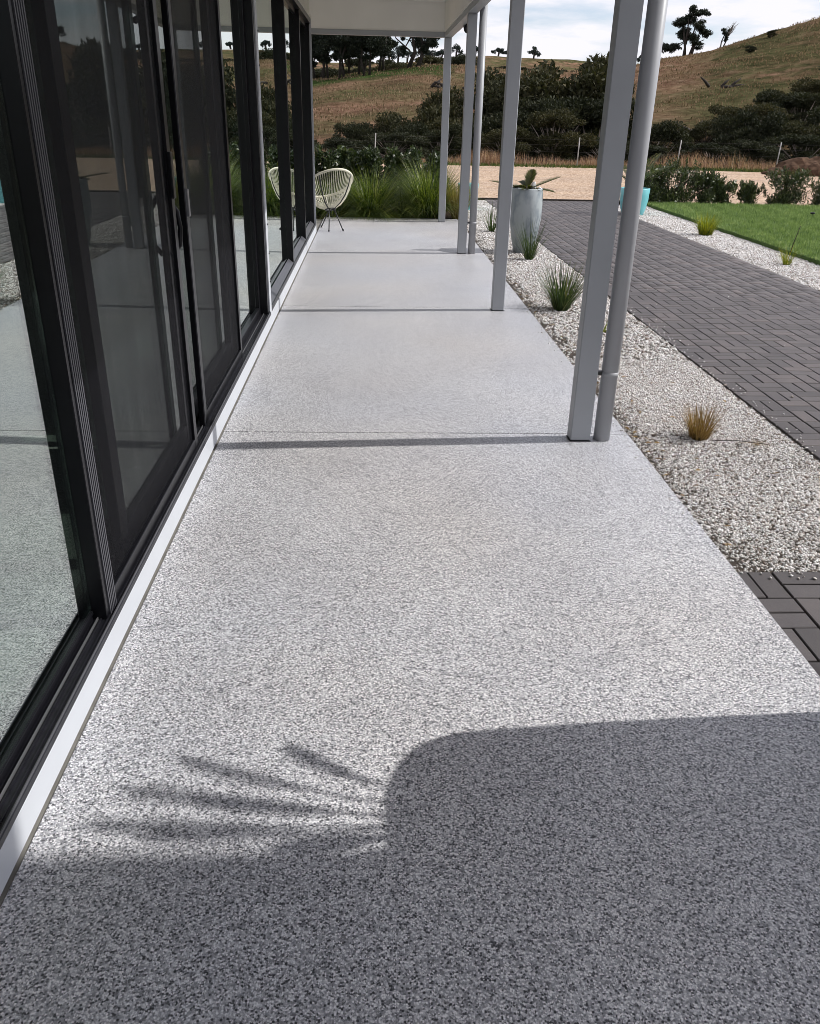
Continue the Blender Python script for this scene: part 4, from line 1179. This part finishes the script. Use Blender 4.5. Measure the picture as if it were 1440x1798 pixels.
# scattered shrubs on the right hillside
hs = ((0.372, 62, 2.2), (0.398, 64, 2.6), (0.43, 62, 3.0), (0.455, 66, 3.2), (0.475, 64, 3.2), (0.335, 58, 1.6), (0.405, 122, 1.0), (0.44, 78, 1.6), (0.49, 72, 3.0), (0.52, 80, 3), (0.56, 90, 3), (0.60, 70, 3), (0.64, 95, 3), (0.425, 132, 1.1))
hlab = ('hillside shrub just above the creek thicket', )
for i, (t_, Y_, h_) in enumerate(hs):
    x = t_*Y_; pi = i % 6
    root = empty('hillside_shrub', (x, Y_, ground_z(x, Y_)-0.1), i*1.3, label='dark rounded shrub dotted on the right hillside', cat='shrub', group='shrubs scattered over the right hillside')
    root.scale = (h_*1.5, h_*1.5, h_)
    for nm, me_ in zip(('foliage', 'limbs'), protos[pi]):
        o = bpy.data.objects.new(nm, me_); COL.objects.link(o); o.parent = root

# ---- trees -----------------------------------------------------------------
def tree(name, t_, Y_, h_, trunks, blobs, nleaf, leaf, seed, label, cat='tree', group=None, mat='gum', trunk_r=0.2, zoff=0.0, droop=0.3, dead=False):
    x = t_*Y_
    root = empty(name, (x, Y_, ground_z(x, Y_)+zoff-0.15), label=label, cat=cat, group=group)
    g_ = np.random.default_rng(seed)
    mb = MB()
    for (bx, tx, tz) in trunks:
        mb.tube([(bx, 0, 0), (bx+(tx-bx)*0.3+g_.normal()*0.03*h_, 0, tz*0.35), (bx+(tx-bx)*0.75, g_.normal()*0.03*h_, tz*0.75), (tx, 0, tz)],
                [trunk_r*1.25, trunk_r, trunk_r*0.75, trunk_r*0.3], 8)
    tx0 = trunks[0]
    for k, b_ in enumerate(blobs):
        tr_ = min(trunks, key=lambda q: abs(q[1]-b_[0])+0.3*abs(q[2]-b_[2]))
        s_ = g_.uniform(0.35, 0.7)
        st_ = Vector((tr_[0]+(tr_[1]-tr_[0])*s_, 0, tr_[2]*s_))
        en = Vector((b_[0], b_[1], b_[2]))
        md = st_.lerp(en, 0.5)+Vector((g_.normal()*0.05*h_, g_.normal()*0.03*h_, -0.03*h_))
        mb.tube([st_, md, en], [trunk_r*0.5, trunk_r*0.32, trunk_r*0.12], 6)
    mb.build('trunk', M['deadwood'] if dead else M['bark'], root)
    if nleaf:
        sub = []
        for b_ in blobs:     # break each mass into clumps with gaps
            for k in range(11):
                d = g_.normal(size=3); d /= np.linalg.norm(d)
                q = 0.66*g_.uniform(0.5, 1.1)
                sub.append((b_[0]+d[0]*b_[3]*q, b_[1]+d[1]*b_[4]*q, b_[2]+d[2]*b_[5]*q, b_[3]*g_.uniform(.3, .58), b_[4]*g_.uniform(.3, .55), b_[5]*g_.uniform(.25, .5)))
        v, q, rn = leaf_cloud(nleaf, sub, leaf, leaf*0.45, seed, droop=droop, shell=0.45)
        link('crown', np_mesh('crown', v, quads=q, rnd=rn), M[mat], root)
    return root
def bl(*a):   # (x,z,rx,rz) -> ellipsoid
    return [(x_, g_.normal()*0.3*rx, z_, rx, rx*0.8, rz) for (x_, z_, rx, rz) in a]
# left group of gums on the crest (px 555..665)
grp = [(-0.062, 3), (-0.048, 1), (-0.036, 2), (-0.026, 0), (-0.015, 1), (-0.004, 2), (0.006, 0)]
glab = ['leftmost dark gum tree of the hilltop group, beside the wall corner', 'second dark gum of the hilltop group', 'third dark gum of the group, with thin leaning trunk', 'middle dark gum of the hilltop group',
        'fifth dark gum counted from the wall corner', 'sixth dark gum of the group, thin trunks', 'rightmost gum of the hilltop group, its branch reaching right']
for i, (t_, k) in enumerate(grp):
    hh_ = 9.5 + (i*37 % 5)*0.4
    w_ = 2.0 + 0.25*(i % 3)
    tree('gum_tree', t_, 138-4*(i % 3)+3, hh_, [(0, 0.3*(i % 3-1), hh_*0.7), (0.7*(-1)**i, 1.2*(-1)**i, hh_*0.55)],
         bl((0, hh_*0.52, w_*1.1, 2.0), (w_*0.7, hh_*0.36, w_*0.7, 1.2), (-w_*0.7, hh_*0.35, w_*0.7, 1.2), (0.3, hh_*0.76, w_*0.9, 1.5), (-0.4, hh_*0.25, w_*0.5, 0.6)),
         12000, 0.32, 400+i, glab[i], 'gum tree', 'dark gum trees grouped on the left hilltop', trunk_r=0.15)
tree('gum_tree', 0.0375, 138, 9, [(0, 0.5, 6.5), (1.3, 1.9, 5.5)],
     bl((2.2, 5.6, 2.2, 2.0), (3.3, 4.0, 1.5, 1.5), (1.0, 7.0, 2.0, 1.2), (-1.6, 6.6, 1.1, 0.5), (1.5, 3.3, 1.4, 1.2), (-0.9, 2.5, 0.7, 0.8), (3.9, 5.6, 1.0, 1.3), (-2.7, 6.0, 0.7, 0.4), (2.6, 2.6, 0.9, 0.8), (-0.8, 4.0, 0.5, 0.5)),
     16000, 0.3, 430, 'big lone dark gum right of the group, branch arching left', 'gum tree', trunk_r=0.26)
# gum on the right hill crest
tree('gum_tree', 0.335, 141, 6.8, [(0, -0.3, 5.2), (0.5, 0.9, 4.6), (0.9, 1.6, 3.4), (-0.3, -0.8, 4)],
     bl((-1.2, 4.6, 1.35, 1.0), (0.2, 5.2, 1.3, 1.0), (0.3, 6.5, 0.9, 0.75), (1.7, 5.8, 1.5, 0.7), (1.4, 4.2, 1.3, 0.9), (2.6, 3.3, 1.1, 0.85), (-0.6, 3.3, 1.5, 1.0), (0.7, 2.5, 1.2, 0.9), (-1.9, 1.5, 1.3, 0.9), (-3.2, 1.3, 1.2, 0.85), (1.7, 1.7, 0.9, 0.7)),
     17000, 0.24, 440, 'ragged dark gum tree on the skyline of the right hill', 'gum tree', trunk_r=0.16, zoff=-0.1)
tree('dead_tree', 0.372, 142, 4, [(0, 0.5, 3.2), (0.2, 1.4, 3.6)],
     bl((0.1, 2.4, 0.7, 0.7), (0.6, 1.6, 0.5, 0.5)), 700, 0.26, 441, 'small half bare tree right of the ragged gum on the skyline', 'tree', trunk_r=0.09)
mb = MB(); g2 = np.random.default_rng(9)
for k in range(26):
    b0 = Vector((0.9+0.5*g2.random(), 0, 2.0+1.2*g2.random())); 
    e1 = b0+Vector((g2.uniform(-0.5, 1.0), g2.normal()*0.2, g2.uniform(0.2, 1.1)))
    mb.tube([(0.4, 0, 1.4), b0, e1], [0.05, 0.03, 0.012], 4)
o = mb.build('bare_branches', M['deadwood']); o.parent = [q for q in bpy.data.objects if q.name == 'dead_tree'][0]
# smaller distant trees
ft = ((0.171, 300, 7.5, 'round gum on the distant ridge between the second and nearest posts', 4.2), (0.133, 330, 5.5, 'left tree of the low pair on the distant ridge right of the third post', 5), (0.145, 330, 5, 'right tree of the low pair on the distant ridge', 4),
      (0.088, 320, 9, 'distant blue green tree just left of the third post', 4.5), (0.108, 320, 7, 'distant dark tree seen between third post and its pipe', 3.5), (0.072, 330, 6, 'faint far tree left of the farthest post', 4),
      (0.016, 330, 11, 'left far tree in the gap between hilltop gums', 6), (0.026, 330, 13, 'taller far tree in the gap between hilltop gums', 6), (0.036, 340, 9, 'far tree hidden beside the lone gum trunk', 6),
      (0.052, 300, 8, 'grey far tree right of the lone gum', 7), (0.062, 300, 6, 'second grey far tree right of the lone gum', 6), (0.288, 250, 5, 'tiny far tree between nearest post and pipe', 3),
      (0.262, 320, 4, 'small far tree left of the nearest post', 3), (-0.09, 330, 9, 'far tree mirrored in the window glass', 6), (0.24, 300, 4, 'low far tree right of the tall scrub', 4))
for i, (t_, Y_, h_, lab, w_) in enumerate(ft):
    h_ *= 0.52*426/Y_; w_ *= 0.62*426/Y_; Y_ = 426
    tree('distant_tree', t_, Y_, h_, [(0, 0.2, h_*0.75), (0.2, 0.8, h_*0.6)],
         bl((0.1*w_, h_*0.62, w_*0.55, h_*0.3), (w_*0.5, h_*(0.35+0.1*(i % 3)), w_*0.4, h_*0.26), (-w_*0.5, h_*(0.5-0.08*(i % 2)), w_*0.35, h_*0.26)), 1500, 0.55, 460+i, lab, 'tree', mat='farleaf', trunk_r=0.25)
# grey scrub band on the ridge behind left crest
for i in range(26):
    t_ = -0.07 + i*0.0135 + g_.uniform(-.004, .004); Y_ = 175 + g_.uniform(-15, 25)
    if t_ > 0.27: break
    x = t_*Y_
    root = empty('ridge_shrub', (x, Y_, ground_z(x, Y_)), i*2.0, label='low grey green shrub in the band along the middle ridge', cat='shrub', group='low shrubs along the middle ridge')
    h_ = g_.uniform(3.0, 5.5)*(1.0 if t_ < 0.09 else 0.7); root.scale = (h_*2.2, h_*1.6, h_)
    for nm, me_ in zip(('foliage', 'limbs'), protos[i % 6]):
        o = bpy.data.objects.new(nm, me_); COL.objects.link(o); o.parent = root
# fallen logs on the crest and gully
def log(loc, rz, n_, label, s=1.0, mat='bark'):
    mb = MB(); g3 = np.random.default_rng(int(loc[0]*10) % 1000)
    for k in range(n_):
        p0 = Vector((g3.normal()*0.9*s, g3.normal()*0.3, 0.1)); d = Vector((g3.uniform(-1.6, 1.6)*s, g3.normal()*0.4, g3.uniform(0.0, 0.9)*s))
        mb.tube([p0, p0+d*0.5, p0+d+Vector((0, 0, -0.1))], [0.13*s, 0.1*s, 0.04*s], 6)
    o = mb.build('fallen_log', M[mat], loc=loc); o.rotation_euler = (0, 0, rz); return tag(o, label, 'log')
x = 0.0715*112; log((x, 112, ground_z(x, 112)), 0.2, 9, 'tangle of pale and dark fallen branches on the grass left of the farthest post', 1.3)
x = 0.352*68; log((x, 68, ground_z(x, 68)), 0.5, 8, 'dark fallen branches in the gully of the right hill', 1.2)
x = 0.385*92; log((x, 92, ground_z(x, 92)), 0.1, 6, 'dark fallen trunk high on the right hillside', 1.2)

# number look-alikes from the left so every label points at one thing
words = ['first', 'second', 'third', 'fourth', 'fifth', 'sixth', 'seventh', 'eighth', 'ninth', 'tenth', 'eleventh', 'twelfth', 'thirteenth', 'fourteenth', 'fifteenth', 'sixteenth', 'seventeenth', 'eighteenth', 'nineteenth', 'twentieth']
byg = {}
for o in bpy.data.objects:
    if o.parent is None and o.get('category') == 'shrub' and o.get('group'):
        byg.setdefault(o['group'], []).append(o)
for gname, obs in byg.items():
    vis = sorted([o for o in obs if -0.07 < o.location.x/o.location.y < 0.5], key=lambda o: o.location.x/o.location.y)
    if len(vis) < 2: continue
    for k, o in enumerate(vis[:20]):
        o['label'] = o['label'] + ', ' + words[k] + ' from left'
